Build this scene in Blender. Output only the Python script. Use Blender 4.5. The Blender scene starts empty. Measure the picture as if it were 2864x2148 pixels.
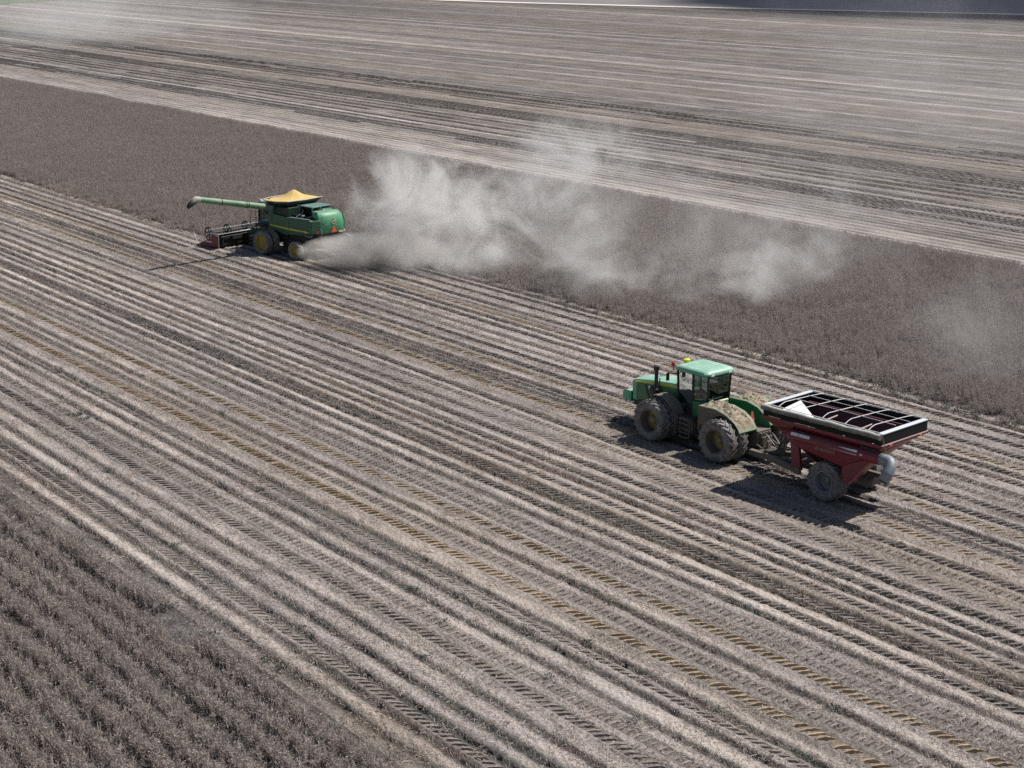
import bpy, math, random
import numpy as np
from mathutils import Vector, Matrix, Euler
random.seed(7); rng = np.random.default_rng(11)
SC = bpy.context.scene; COL = SC.collection
R_ = math.radians
PI = math.pi

# ------------------------------------------------------------------ helpers
class MB:
    """collects simple solids into one mesh"""
    def __init__(s): s.v = []; s.f = []
    def add(s, vs, fs):
        n = len(s.v); s.v += [tuple(p) for p in vs]; s.f += [tuple(i + n for i in f) for f in fs]; return s
    def hexa(s, p):   # 4 bottom (ccw from above), 4 top
        return s.add(p, [(3, 2, 1, 0), (4, 5, 6, 7), (0, 1, 5, 4), (1, 2, 6, 5), (2, 3, 7, 6), (3, 0, 4, 7)])
    def box(s, x0, x1, y0, y1, z0, z1):
        return s.hexa([(x0, y0, z0), (x1, y0, z0), (x1, y1, z0), (x0, y1, z0), (x0, y0, z1), (x1, y0, z1), (x1, y1, z1), (x0, y1, z1)])
    def frus(s, b, zb, t, zt):   # b,t = (x0,x1,y0,y1)
        return s.hexa([(b[0], b[2], zb), (b[1], b[2], zb), (b[1], b[3], zb), (b[0], b[3], zb), (t[0], t[2], zt), (t[1], t[2], zt), (t[1], t[3], zt), (t[0], t[3], zt)])
    def beam(s, a, b, w, h):     # rectangular bar from a to b
        a = Vector(a); b = Vector(b); d = (b - a).normalized()
        u = d.cross(Vector((0, 0, 1)));
        if u.length < 1e-3: u = Vector((1, 0, 0))
        u.normalize(); v = u.cross(d)
        P = []
        for c in (a, b):
            for i, j in ((-1, -1), (1, -1), (1, 1), (-1, 1)): P.append(c + u * (i * w / 2) + v * (j * h / 2))
        return s.add(P, [(0, 1, 2, 3), (7, 6, 5, 4), (1, 0, 4, 5), (2, 1, 5, 6), (3, 2, 6, 7), (0, 3, 7, 4)])
    def tube(s, pts, r, n=8, caps=True):
        pts = [Vector(p) for p in pts]; m = len(pts)
        rs = r if isinstance(r, (list, tuple)) else [r] * m
        vs = []; prev = None
        for i, p in enumerate(pts):
            d = (pts[min(i + 1, m - 1)] - pts[max(i - 1, 0)]).normalized()
            if prev is None:
                u = d.cross(Vector((0, 0, 1)))
                if u.length < 1e-3: u = d.cross(Vector((0, 1, 0)))
            else:
                u = prev - d * prev.dot(d)
            u.normalize(); prev = u; w = d.cross(u)
            for k in range(n):
                a = 2 * PI * k / n; vs.append(p + (u * math.cos(a) + w * math.sin(a)) * rs[i])
        fs = []
        for i in range(m - 1):
            for k in range(n):
                k2 = (k + 1) % n; fs.append((i * n + k, i * n + k2, (i + 1) * n + k2, (i + 1) * n + k))
        if caps: fs += [tuple(range(n))[::-1], tuple((m - 1) * n + k for k in range(n))]
        return s.add(vs, fs)
    def lathe(s, prof, n=32, axis='x', c=(0, 0, 0), closed=False):   # prof = (axial, radius)
        vs = []; m = len(prof)
        for (u, r) in prof:
            for k in range(n):
                a = 2 * PI * k / n; p, q = r * math.cos(a), r * math.sin(a)
                vs.append({'x': (u + c[0], p + c[1], q + c[2]), 'y': (p + c[0], u + c[1], q + c[2]), 'z': (p + c[0], q + c[1], u + c[2])}[axis])
        fs = []
        for i in range(m if closed else m - 1):
            for k in range(n):
                k2 = (k + 1) % n; j = (i + 1) % m
                fs.append((i * n + k, i * n + k2, j * n + k2, j * n + k))
        if not closed:
            fs += [tuple(range(n))[::-1], tuple((m - 1) * n + k for k in range(n))]
        return s.add(vs, fs)
    def prism(s, poly, axis, a0, a1):   # poly 2D; axis x -> (y,z), y -> (x,z), z -> (x,y)
        n = len(poly); vs = []
        for a in (a0, a1):
            for (p, q) in poly: vs.append({'x': (a, p, q), 'y': (p, a, q), 'z': (p, q, a)}[axis])
        fs = [tuple(range(n)), tuple(range(2 * n - 1, n - 1, -1))]
        for i in range(n):
            j = (i + 1) % n; fs.append((j, i, n + i, n + j))
        return s.add(vs, fs)
    def loft(s, secs, caps=True, closed=True):
        n = len(secs[0]); vs = [p for c in secs for p in c]; fs = []
        for i in range(len(secs) - 1):
            for k in range(n if closed else n - 1):
                k2 = (k + 1) % n; fs.append((i * n + k, i * n + k2, (i + 1) * n + k2, (i + 1) * n + k))
        if caps: fs += [tuple(range(n))[::-1], tuple((len(secs) - 1) * n + k for k in range(n))]
        return s.add(vs, fs)
    def build(s, name, mat, parent=None, loc=(0, 0, 0), rot=(0, 0, 0), sharp=35, bevel=0, solid=0):
        me = bpy.data.meshes.new(name); me.from_pydata(s.v, [], s.f); me.validate()
        import bmesh
        bm = bmesh.new(); bm.from_mesh(me); bmesh.ops.recalc_face_normals(bm, faces=bm.faces); bm.to_mesh(me); bm.free()
        me.materials.append(mat)
        if sharp:
            me.shade_smooth(); me.set_sharp_from_angle(angle=R_(sharp))
        o = bpy.data.objects.new(name, me); COL.objects.link(o); o.location = loc; o.rotation_euler = rot
        if parent: o.parent = parent
        if solid:
            m = o.modifiers.new('thick', 'SOLIDIFY'); m.thickness = solid; m.offset = 0
        if bevel:
            m = o.modifiers.new('bevel', 'BEVEL'); m.width = bevel; m.segments = 2; m.limit_method = 'ANGLE'; m.angle_limit = R_(30)
        return o

def tag(o, label=None, cat=None, group=None, kind=None):
    if label: o['label'] = label
    if cat: o['category'] = cat
    if group: o['group'] = group
    if kind: o['kind'] = kind
    return o
def empty(name, loc, rz, label, cat):
    o = bpy.data.objects.new(name, None); COL.objects.link(o); o.location = loc; o.rotation_euler = (0, 0, rz); return tag(o, label, cat)
def copy_part(o, parent, loc, rot=None):
    c = o.copy(); COL.objects.link(c); c.parent = parent; c.location = loc
    if rot is not None: c.rotation_euler = rot
    for ch in o.children:
        d = ch.copy(); COL.objects.link(d); d.parent = c
    return c

# ------------------------------------------------------------------ materials
def nodes(name):
    m = bpy.data.materials.new(name); m.use_nodes = True; nt = m.node_tree; nt.nodes.clear()
    return m, nt, (lambda t, **k: _n(nt, t, k))
def _n(nt, t, k):
    n = nt.nodes.new(t)
    for a, b in k.items():
        if a.startswith('i_'): n.inputs[a[2:].replace('_', ' ')].default_value = b
        else: setattr(n, a, b)
    return n
def rgba(c): return (c[0], c[1], c[2], 1)
def ramp(nt, fac, p0, p1, c0=(0, 0, 0), c1=(1, 1, 1)):
    r = nt.nodes.new('ShaderNodeValToRGB'); e = r.color_ramp.elements
    e[0].position = p0; e[1].position = p1; e[0].color = rgba(c0); e[1].color = rgba(c1)
    nt.links.new(fac, r.inputs[0]); return r.outputs[0]
def mixc(nt, fac, a, b):
    m = nt.nodes.new('ShaderNodeMix'); m.data_type = 'RGBA'
    for i, x in ((0, fac), (6, a), (7, b)):
        if isinstance(x, (tuple, list)): m.inputs[i].default_value = rgba(x)
        elif isinstance(x, (int, float)): m.inputs[i].default_value = x
        else: nt.links.new(x, m.inputs[i])
    return m.outputs[2]
def math_(nt, op, a, b=0.0, clamp=False):
    m = nt.nodes.new('ShaderNodeMath'); m.operation = op; m.use_clamp = clamp
    for i, x in ((0, a), (1, b)):
        if isinstance(x, (int, float)): m.inputs[i].default_value = x
        else: nt.links.new(x, m.inputs[i])
    return m.outputs[0]
DUST = (.30, .25, .20)
def paint(name, col, rough=.45, metal=0., dust=.25, up=.35, low=.0, bump=.002, nscale=3.0, dustc=DUST, spec=.5):
    """dusty machine paint: base colour, blotchy field dust, more on level tops"""
    m, nt, N = nodes(name); L = nt.links.new
    out = N('ShaderNodeOutputMaterial'); b = N('ShaderNodeBsdfPrincipled'); L(b.outputs[0], out.inputs[0])
    tc = N('ShaderNodeTexCoord'); nz = N('ShaderNodeTexNoise', i_Scale=nscale, i_Detail=6., i_Roughness=.65); L(tc.outputs['Object'], nz.inputs['Vector'])
    n2 = N('ShaderNodeTexNoise', i_Scale=nscale * 9, i_Detail=3.); L(tc.outputs['Object'], n2.inputs['Vector'])
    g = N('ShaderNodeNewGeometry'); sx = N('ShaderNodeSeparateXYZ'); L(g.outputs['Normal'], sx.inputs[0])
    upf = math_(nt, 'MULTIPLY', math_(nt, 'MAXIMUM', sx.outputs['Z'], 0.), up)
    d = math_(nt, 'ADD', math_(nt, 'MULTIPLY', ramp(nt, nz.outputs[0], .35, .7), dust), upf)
    if low:
        sp = N('ShaderNodeSeparateXYZ'); L(g.outputs['Position'], sp.inputs[0])
        d = math_(nt, 'ADD', d, math_(nt, 'MULTIPLY', math_(nt, 'SUBTRACT', 1.6, sp.outputs['Z'], True), low))
    d = math_(nt, 'MULTIPLY', d, math_(nt, 'ADD', .6, math_(nt, 'MULTIPLY', n2.outputs[0], .8)), True)
    L(mixc(nt, d, col, dustc), b.inputs['Base Color'])
    b.inputs['Metallic'].default_value = metal; b.inputs['Specular IOR Level'].default_value = spec
    L(math_(nt, 'ADD', rough, math_(nt, 'MULTIPLY', d, .4), True), b.inputs['Roughness'])
    bp = N('ShaderNodeBump', i_Strength=.3, i_Distance=bump * 4); L(n2.outputs[0], bp.inputs['Height']); L(bp.outputs[0], b.inputs['Normal'])
    return m
M = {}
M['green'] = paint('dusty_green_paint', (.008, .15, .048), .36, dust=.15, up=.16, low=.3)
M['green_combine'] = paint('dusty_dark_green_paint', (.018, .098, .052), .42, dust=.28, up=.12, dustc=(.12, .15, .115))
M['roof_green'] = paint('pale_sheen_green_paint', (.025, .36, .16), .25, dust=.32, up=.40, dustc=(.56, .66, .60), nscale=1.6)  # tractor green with the highlight of lit tops painted in, plus pale dust
M['yellow'] = paint('yellow_paint', (.34, .25, .02), .55, dust=.5, up=.2, dustc=(.20, .165, .10))
M['yellow_dirty'] = paint('muddy_yellow_paint', (.30, .24, .03), .6, dust=.5, up=.2, dustc=(.12, .10, .08))
M['caked_green'] = paint('mud_caked_green_paint', (.03, .25, .11), .6, dust=.8, up=.35, dustc=(.36, .31, .22), nscale=3.5)
M['black'] = paint('black_plastic', (.010, .010, .011), .5, dust=.08, up=.05, dustc=(.14, .12, .10))
M['dark_metal'] = paint('grimy_dark_metal', (.022, .021, .02), .55, dust=.3, up=.2, dustc=(.11, .095, .08))
M['mud_metal'] = paint('mud_coated_metal', (.11, .098, .08), .75, dust=.6, up=.3, dustc=(.21, .18, .145))
M['rubber'] = paint('dusty_tyre_rubber', (.075, .072, .073), .8, dust=.8, up=.4, dustc=(.31, .29, .275), nscale=5)
M['rim_dusty'] = paint('dust_covered_rim', (.12, .11, .09), .7, dust=.5, up=.15, dustc=(.12, .10, .085))
M['rim_grey'] = paint('grey_rim', (.22, .22, .245), .5, dust=.4, up=.1, dustc=(.16, .15, .14))
M['red'] = paint('dark_red_paint', (.155, .011, .024), .4, dust=.14, up=.20, dustc=(.20, .13, .12))
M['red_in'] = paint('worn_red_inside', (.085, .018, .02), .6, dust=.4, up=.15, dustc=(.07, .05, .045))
M['galv'] = paint('galvanised_steel', (.30, .325, .35), .5, metal=.4, dust=.2, up=.05, dustc=(.40, .38, .35))
M['white'] = paint('white_paint', (.78, .77, .75), .5, dust=.12, up=.02)
M['tarp'] = paint('black_tarpaulin', (.006, .007, .008), .7, dust=.08, up=.25, dustc=(.06, .06, .054), spec=.25)
M['tarp_olive'] = paint('olive_rolled_tarpaulin', (.10, .097, .08), .7, dust=.3, up=.8, dustc=(.50, .48, .44))  # upward faces paler, painting the roll's top-lit highlight into its colour
M['steel'] = paint('bright_galvanised_rim', (.62, .66, .69), .5, metal=.1, dust=.15, up=.05, dustc=(.5, .48, .45))
M['orange'] = paint('fluorescent_orange_film', (.75, .07, .03), .5, dust=.1, up=0)
M['pink'] = paint('faded_pink_red_film', (.72, .13, .12), .6, dust=.3, up=0, dustc=(.6, .3, .25))
M['amber'] = paint('amber_lens', (.75, .42, .16), .3, dust=.1, up=0)
M['cream'] = paint('cream_decal', (.62, .60, .42), .5, dust=.15, up=0)
M['hydr'] = paint('hydraulic_hose_rubber', (.03, .03, .03), .4, dust=.2, up=.4, dustc=(.2, .19, .18))
M['gold_stripe'] = paint('yellow_decal_stripe', (.62, .56, .03), .45, dust=.25, up=0)
M['taupe'] = paint('tan_decal_lettering', (.34, .22, .17), .6, dust=.2, up=0)
def glass():
    m, nt, N = nodes('tinted_cab_glass'); L = nt.links.new
    out = N('ShaderNodeOutputMaterial'); g = N('ShaderNodeBsdfGlossy', i_Roughness=.04, i_Color=rgba((.75, .85, .85))); t = N('ShaderNodeBsdfTransparent', i_Color=rgba((.42, .52, .52)))
    f = N('ShaderNodeFresnel', i_IOR=1.5); mx = N('ShaderNodeMixShader'); L(math_(nt, 'ADD', f.outputs[0], .03), mx.inputs[0]); L(t.outputs[0], mx.inputs[1]); L(g.outputs[0], mx.inputs[2]); L(mx.outputs[0], out.inputs[0])
    return m
M['glass'] = glass()
def grainy(name, c0, c1, scale, bump):
    m, nt, N = nodes(name); L = nt.links.new
    out = N('ShaderNodeOutputMaterial'); b = N('ShaderNodeBsdfPrincipled', i_Roughness=.85); L(b.outputs[0], out.inputs[0])
    tc = N('ShaderNodeTexCoord'); nz = N('ShaderNodeTexNoise', i_Scale=scale, i_Detail=5., i_Roughness=.7); L(tc.outputs['Object'], nz.inputs['Vector'])
    L(ramp(nt, nz.outputs[0], .3, .7, c0, c1), b.inputs['Base Color'])
    bp = N('ShaderNodeBump', i_Strength=.6, i_Distance=bump); L(nz.outputs[0], bp.inputs['Height']); L(bp.outputs[0], b.inputs['Normal'])
    return m
M['grain'] = grainy('heaped_yellow_grain', (.50, .345, .10), (.72, .53, .20), 22, .03)
M['chaff'] = grainy('straw_chaff', (.17, .13, .08), (.52, .44, .32), 9, .05)

# ------------------------------------------------------------------ noise
def _h(ix, iy, seed):
    n = (ix.astype(np.int64) * 374761393 + iy.astype(np.int64) * 668265263 + seed * 974711) & 0x7fffffff
    n = ((n ^ (n >> 13)) * 1274126177) & 0x7fffffff
    n = (n ^ (n >> 16)) & 0xffff
    return n.astype(np.float32) / 65535.
def vn(x, y, seed=0):
    ix = np.floor(x); iy = np.floor(y); fx = (x - ix).astype(np.float32); fy = (y - iy).astype(np.float32)
    fx = fx * fx * (3 - 2 * fx); fy = fy * fy * (3 - 2 * fy)
    a = _h(ix, iy, seed); b = _h(ix + 1, iy, seed); c = _h(ix, iy + 1, seed); d = _h(ix + 1, iy + 1, seed)
    return (a + (b - a) * fx) * (1 - fy) + (c + (d - c) * fx) * fy - .5
def fbm(x, y, seed=0, o=3):
    s = 0; a = 1.
    for i in range(o): s = s + a * vn(x * 2 ** i, y * 2 ** i, seed + 17 * i); a *= .55
    return s

# ------------------------------------------------------------------ the field (world X = across the rows, world Y = along them)
HEADER_S = 108.0
def crop_edge(y):   # near edge of the standing strip (the combine has cut one pass up to HEADER_S)
    return np.where(y > HEADER_S, 55.3, 62.75)
FURROW = [22.9, 23.75, 24.6, 25.5, 26.57, 29.46, 30.4, 31.4, 34.3, 37.6, 38.5, 39.4, 40.0, 41.55, 42.3, 43.3, 46.3, 48.6, 49.55, 51.4, 54.55, 55.8, 56.7, 58.9, 62.3]
# (centre, width, lug direction, depth, mud tint, pitch)
LUG = [(24.2, .40, 1, .05, .1, .33), (27.7, .46, 1, .055, .25, .33), (28.57, .46, -1, .055, .15, .33), (32.64, .52, 1, .07, 1., .28), (33.45, .46, -1, .065, .1, .28),
       (35.4, .5, 1, .07, .45, .28), (36.05, .34, -1, .05, .3, .28), (36.65, .42, -1, .065, .05, .28), (40.75, .4, 1, .04, .1, .3), (44.4, .55, 1, .04, .1, .3), (45.5, .46, -1, .06, .05, .33),
       (47.8, .5, 1, .06, .55, .33), (48.3, .4, -1, .05, .35, .33), (50.6, .5, -1, .06, .45, .33), (52.6, .46, 1, .07, .1, .33), (53.5, .46, -1, .07, .1, .33), (57.5, .46, 1, .05, .5, .33), (58.1, .4, -1, .05, .4, .33),
       (60.2, .5, 1, .085, .1, .33), (61.45, .5, 1, .085, .05, .33), (42.3, .4, 1, .05, .1, .33), (43.3, .4, 1, .05, .2, .33), (46.3, .4, 1, .05, .1, .33), (49.1, .45, 1, .05, .2, .33),
       (51.4, .45, 1, .06, .2, .33), (54.5, .45, -1, .06, .1, .33), (55.8, .45, 1, .06, .4, .33), (56.7, .4, 1, .05, .3, .33), (58.9, .45, 1, .06, .1, .33), (31.0, .3, 1, .03, .1, .3), (38.5, .35, 1, .04, .1, .3), (39.7, .35, 1, .04, .1, .3)]
LUG = [(c_, w_ * 1.05, d_, min(.13, p_ * 1.75), m_, q_) for (c_, w_, d_, p_, m_, q_) in LUG]

def grid_mesh(name, T, Rr, hfun, mat):
    nt_, nr = len(T), len(Rr)
    X = np.repeat(T[:, None], nr, 1).astype(np.float64); Y = T[:, None] * Rr[None, :]
    Z, att = hfun(X, Y, T)
    co = np.stack([X, Y, Z], -1).reshape(-1, 3).astype(np.float32)
    idx = np.arange(nt_ * nr, dtype=np.int32).reshape(nt_, nr)
    q = np.stack([idx[:-1, :-1], idx[1:, :-1], idx[1:, 1:], idx[:-1, 1:]], -1).reshape(-1)
    me = bpy.data.meshes.new(name); nf = (nt_ - 1) * (nr - 1)
    me.vertices.add(len(co)); me.vertices.foreach_set('co', co.ravel())
    me.loops.add(nf * 4); me.loops.foreach_set('vertex_index', q)
    me.polygons.add(nf); me.polygons.foreach_set('loop_start', np.arange(0, nf * 4, 4, dtype=np.int32))
    try: me.polygons.foreach_set('loop_total', np.full(nf, 4, dtype=np.int32))
    except Exception: pass
    me.polygons.foreach_set('use_smooth', np.ones(nf, dtype=bool))
    me.update(calc_edges=True)
    for k, a in att.items():
        at = me.attributes.new(k, 'FLOAT', 'POINT'); at.data.foreach_set('value', a.ravel().astype(np.float32))
    me.materials.append(mat)
    o = bpy.data.objects.new(name, me); COL.objects.link(o); return tag(o, kind='structure')

def h_near(X, Y, T):
    Z = .012 * fbm(X * 2.2, Y * 1.1, 3, 3) + .045 * fbm(X * 7, Y * 6, 5, 2) + .035 * vn(X * 16, Y * 14, 9)
    res = .62 + .22 * fbm(X * .9, Y * .06, 21, 3) + .14 * fbm(X * 3.1, Y * .3, 23, 2)
    mud = np.zeros_like(X) + np.clip(fbm(X * .3, Y * .03, 31, 2) * .5, 0, .22)
    weed = np.zeros_like(X)
    for i, tc in enumerate(FURROW):
        j = np.where(abs(T - tc) < .75)[0]
        if not len(j): continue
        x, y = X[j], Y[j]
        c = tc + .07 * vn(y * .07, y * 0 + i, 41) + .05 * vn(y * .9, y * 0 + i, 42)
        k = .80 + .45 * vn(y * .2, y * 0 + i * 3, 43) + .5 * vn(y * 2.2, x * 2, 44)
        k = np.clip(k, .25, 1.2)
        d = x - c
        dn = np.where(d < 0, np.clip(1 + d / .34, 0, 1) ** 1.3, np.clip(1 - d / .085, 0, 1)); g = dn * k
        Z[j] += (-.12 * (1.4 if tc > 38 else 1.) * g + .045 * k * np.exp(-((d - .22) / .15) ** 2)) * (.75 + .9 * vn(x * 6, y * 5, 48))
        res[j] -= (.80 if tc > 38 else .68) * np.exp(-((d + .03) / (.16 if tc > 38 else .13)) ** 2) * k - .10 * np.exp(-((abs(d) - .42) / .14) ** 2)
        weed[j] += np.exp(-((d + .05) / .22) ** 2) * np.clip(vn(y * .22, y * 0 + i * 5, 45) * 2.2 - .25, 0, .8)
    for i, (tc, w, dr, dep, md, pit) in enumerate(LUG):
        j = np.where(abs(T - tc) < w / 2 + .5)[0]
        if not len(j): continue
        x, y = X[j], Y[j]
        c = tc + .10 * vn(y * .03, y * 0 + i, 51)
        u = (x - c) / (w / 2)
        mk = np.clip(1.25 - abs(u) ** 3 * 1.1, 0, 1)
        ph = (y + dr * u * .15 + .05 * vn(y * 3, x * 3, 52)) / pit
        fr = ph - np.floor(ph)
        lug = np.clip(fr * 1.25 - .1, 0, 1); groove = np.exp(-((fr - .98) / .13) ** 2) + np.exp(-((fr + .02) / .07) ** 2)
        amp = np.clip(.85 + 1.1 * vn(y * .12, y * 0 + i, 53), .15, 1.1) * (.75 + .6 * vn(y * 3.1, x * 5, 59))
        Z[j] = Z[j] * (1 - .55 * mk) + mk * (-.02 - .02 * groove) + .03 * np.exp(-((abs(u) - 1.25) / .25) ** 2)
        r = .60 + .25 * vn(x * 4, y * 4, 54)
        res[j] = res[j] * (1 - .6 * mk) + .6 * mk * (r - .18)
        mud[j] = np.maximum(mud[j], np.exp(-((u - .35) / .5) ** 2) * md * np.clip(.8 + 1.0 * vn(y * .06, y * 0 + i, 55) + .8 * vn(y * 1.3, x * 4, 56), .0, .9))
    # soil and leaf litter under the standing crop
    inc = (X > crop_edge(Y) + .3) | (X < 22.2)
    res = np.where(inc, .2 + .4 * vn(X * 2, Y * 2, 61), res)
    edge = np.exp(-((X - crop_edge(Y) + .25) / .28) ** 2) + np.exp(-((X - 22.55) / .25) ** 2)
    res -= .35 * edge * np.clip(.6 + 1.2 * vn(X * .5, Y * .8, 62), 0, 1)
    return Z, dict(res=np.clip(res, 0, 1), mud=np.clip(mud, 0, 1), weed=np.clip(weed, 0, 1))

frows = []
_t = 95.2
while _t < 205:
    frows.append((_t, random.random())); _t += .98 * random.choice([1, 1, 1, 1, 1.2, .85])
flines = []; _t = 112.
while _t < 680:
    flines.append((_t, max(.35, .0042 * _t) * random.uniform(.7, 1.3), random.choice([.3, .26, .2, -.2, -.14]))); _t += random.uniform(.035, .085) * _t * .8
def h_far(X, Y, T):
    Z = .02 * fbm(X * 1.2, Y * .5, 103, 2)
    res = .47 + .12 * np.clip((150 - X) / 50, 0, 1) - .14 * np.clip((X - 150) / 120, 0, 1) + .10 * vn(X * .13, Y * .0015, 121) + (.10 + .10 * np.clip((X - 115) / 60, 0, 1)) * vn(X * .40, Y * .0018, 122) + (.12 + .12 * np.clip((X - 130) / 60, 0, 1)) * vn(X * 1.04, Y * .003, 123) + .10 * fbm(X * .02, Y * .006, 124, 2) + .12 * fbm(X * .7, Y * .25, 125, 2) + .14 * vn(X * 1.7, Y * .25, 126)
    mud = np.clip(.5 * fbm(X * .3, Y * .004, 131, 2), 0, .2); weed = np.zeros_like(X)
    for i, (tc, kk) in enumerate(frows):
        j = np.where(abs(T - tc) < .6)[0]
        if not len(j): continue
        x, y = X[j], Y[j]; fade = max(0., min(1., (200 - tc) / 70))
        d = x - tc - .05 * vn(y * .05, y * 0 + i, 141); k = (.75 + .4 * kk) * fade * np.clip(.8 + .7 * vn(y * .08, y * 0 + i, 142) + .5 * vn(y * .9, x, 143), .2, 1.1)
        Z[j] += -.07 * np.exp(-(d / .16) ** 2) * k + .03 * k * np.exp(-((d - .35) / .2) ** 2)
        res[j] -= .36 * np.exp(-(d / .17) ** 2) * k
        if kk > .45 and tc < 150:
            ph = y / .33; q_ = np.exp(-((ph - np.floor(ph) - .5) / .2) ** 2) * np.exp(-((d - .3) / .22) ** 4) * fade; Z[j] -= .08 * q_; res[j] -= .3 * q_
    for i, (tc, w_, a_) in enumerate(flines):
        j = np.where(abs(T - tc) < w_ * 3 + 1)[0]
        if len(j): res[j] += a_ * np.exp(-((X[j] - tc - .3 * vn(Y[j] * .01, Y[j] * 0 + i, 151)) / w_) ** 2) * (.8 + .6 * vn(Y[j] * .03, Y[j] * 0 + i, 152))
    inc = (X < 94.6)
    res = np.where(inc, .25 + .3 * vn(X, Y, 161), res)
    # the first bright passes behind the standing strip carry more chaff
    res += .17 * np.exp(-((X - 97.5) / 2.4) ** 2) 
    return Z, dict(res=np.clip(res, 0, 1), mud=np.clip(mud, 0, 1), weed=weed)

def field_mat():
    m, nt, N = nodes('stubble_ground'); L = nt.links.new
    out = N('ShaderNodeOutputMaterial'); b = N('ShaderNodeBsdfPrincipled', i_Roughness=.9); b.inputs['Specular IOR Level'].default_value = .2; L(b.outputs[0], out.inputs[0])
    g = N('ShaderNodeNewGeometry'); P = g.outputs['Position']
    def A(n): a = N('ShaderNodeAttribute', attribute_name=n); return a.outputs['Fac']
    n1 = N('ShaderNodeTexNoise', i_Scale=9., i_Detail=6., i_Roughness=.8); L(P, n1.inputs['Vector'])
    mp = N('ShaderNodeMapping'); mp.inputs['Scale'].default_value = (2.2, .5, 1); L(P, mp.inputs[0])
    n2 = N('ShaderNodeTexNoise', i_Scale=1., i_Detail=5., i_Roughness=.7); L(mp.outputs[0], n2.inputs['Vector'])
    n3 = N('ShaderNodeTexNoise', i_Scale=26., i_Detail=4., i_Roughness=.75); L(P, n3.inputs['Vector'])
    n4 = N('ShaderNodeTexNoise', i_Scale=.16, i_Detail=4., i_Roughness=.6); L(P, n4.inputs['Vector'])
    r = math_(nt, 'ADD', A('res'), math_(nt, 'MULTIPLY', math_(nt, 'SUBTRACT', n1.outputs[0], .5), 1.5))
    r = math_(nt, 'ADD', r, math_(nt, 'MULTIPLY', math_(nt, 'SUBTRACT', n3.outputs[0], .5), 1.9))
    r = math_(nt, 'ADD', r, math_(nt, 'MULTIPLY', math_(nt, 'SUBTRACT', n2.outputs[0], .5), .5), True)
    cr = N('ShaderNodeValToRGB'); e = cr.color_ramp.elements; e[0].position = .05; e[0].color = rgba((.032, .027, .025)); e[1].position = .95; e[1].color = rgba((.60, .525, .468))
    for p_, c_ in ((.35, (.105, .092, .083)), (.65, (.285, .251, .226))):
        x = e.new(p_); x.color = rgba(c_)
    L(r, cr.inputs[0])
    c = mixc(nt, math_(nt, 'MULTIPLY', ramp(nt, n4.outputs[0], .42, .62), .35), cr.outputs[0], mixc(nt, .5, cr.outputs[0], (.26, .235, .245)))
    mudc = mixc(nt, n1.outputs[0], (.19, .135, .085), (.50, .385, .245))
    c = mixc(nt, math_(nt, 'MULTIPLY', A('mud'), .75), c, mudc)
    c = mixc(nt, math_(nt, 'MULTIPLY', A('weed'), math_(nt, 'MULTIPLY', n1.outputs[0], .9)), c, (.055, .075, .055))
    L(c, b.inputs['Base Color'])
    bp = N('ShaderNodeBump', i_Strength=1., i_Distance=.06); L(math_(nt, 'ADD', n1.outputs[0], math_(nt, 'MULTIPLY', n3.outputs[0], .5)), bp.inputs['Height']); L(bp.outputs[0], b.inputs['Normal'])
    return m
FM = field_mat()
T1 = 11 * np.exp(np.arange(0, int(math.log(64.2 / 11) / .0014) + 2) * .0014)
R1 = np.exp(np.linspace(math.log(.5), math.log(3.6), 1750))
grid_mesh('stubble_field', T1, R1, h_near, FM)
Ta = np.linspace(T1[-1], 94, 25); Tb = np.concatenate([np.arange(94.1, 140, .085), np.arange(140, 200, .18)]); Tc = Tb[-1] * np.exp(np.arange(1, 340) * .0036)
R2 = np.exp(np.linspace(math.log(.48), math.log(3.7), 760))
grid_mesh('ground', np.concatenate([Ta, Tb, Tc]), R2, h_far, FM)
def flat(name, pts, z, mat):
    mb = MB(); mb.add([(x, y, z) for x, y in pts], [tuple(range(len(pts)))]); o = mb.build(name, mat, sharp=0); return tag(o, kind='structure')
def plain_soil(name, c0, c1, scale):
    return grainy(name, c0, c1, scale, .05)
flat('land', [(-6000, -6000), (6000, -6000), (6000, 6000), (-6000, 6000)], -.6, plain_soil('distant_soil', (.19, .16, .145), (.27, .23, .21), .05))
# the farm track beyond the field, the field behind it and a grassy corner
rd = [(310, 545), (326.2, 483.), (335.5, 441.7), (360.5, 372.2), (399., 288.5), (450, 190)]
def strip(name, line, w0, w1, z, mat):
    mb = MB(); a = []; bq = []
    for i, p in enumerate(line):
        q0 = Vector(line[max(i - 1, 0)]); q1 = Vector(line[min(i + 1, len(line) - 1)]); d = (q1 - q0).normalized(); n = Vector((-d.y, d.x))
        if n.x < 0: n = -n
        a.append((p[0] + n.x * w0, p[1] + n.y * w0, z)); bq.append((p[0] + n.x * w1, p[1] + n.y * w1, z))
    k = len(line); mb.add(a + bq, [(i, i + 1, k + i + 1, k + i) for i in range(k - 1)]); o = mb.build(name, mat, sharp=0); return tag(o, kind='structure')
strip('dirt_road', rd, 0, 6.5, .12, plain_soil('pale_gravel', (.62, .56, .49), (.78, .72, .65), .4))
strip('plowed_field', rd, 6.5, 420, .10, plain_soil('far_soil', (.17, .15, .145), (.23, .20, .195), .03))
flat('grass_verge', [(196.5, 539), (199, 536), (213, 547), (229, 557), (262, 575), (240, 680), (150, 640)], .14, plain_soil('verge_grass', (.05, .10, .035), (.10, .17, .06), .12))

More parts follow.
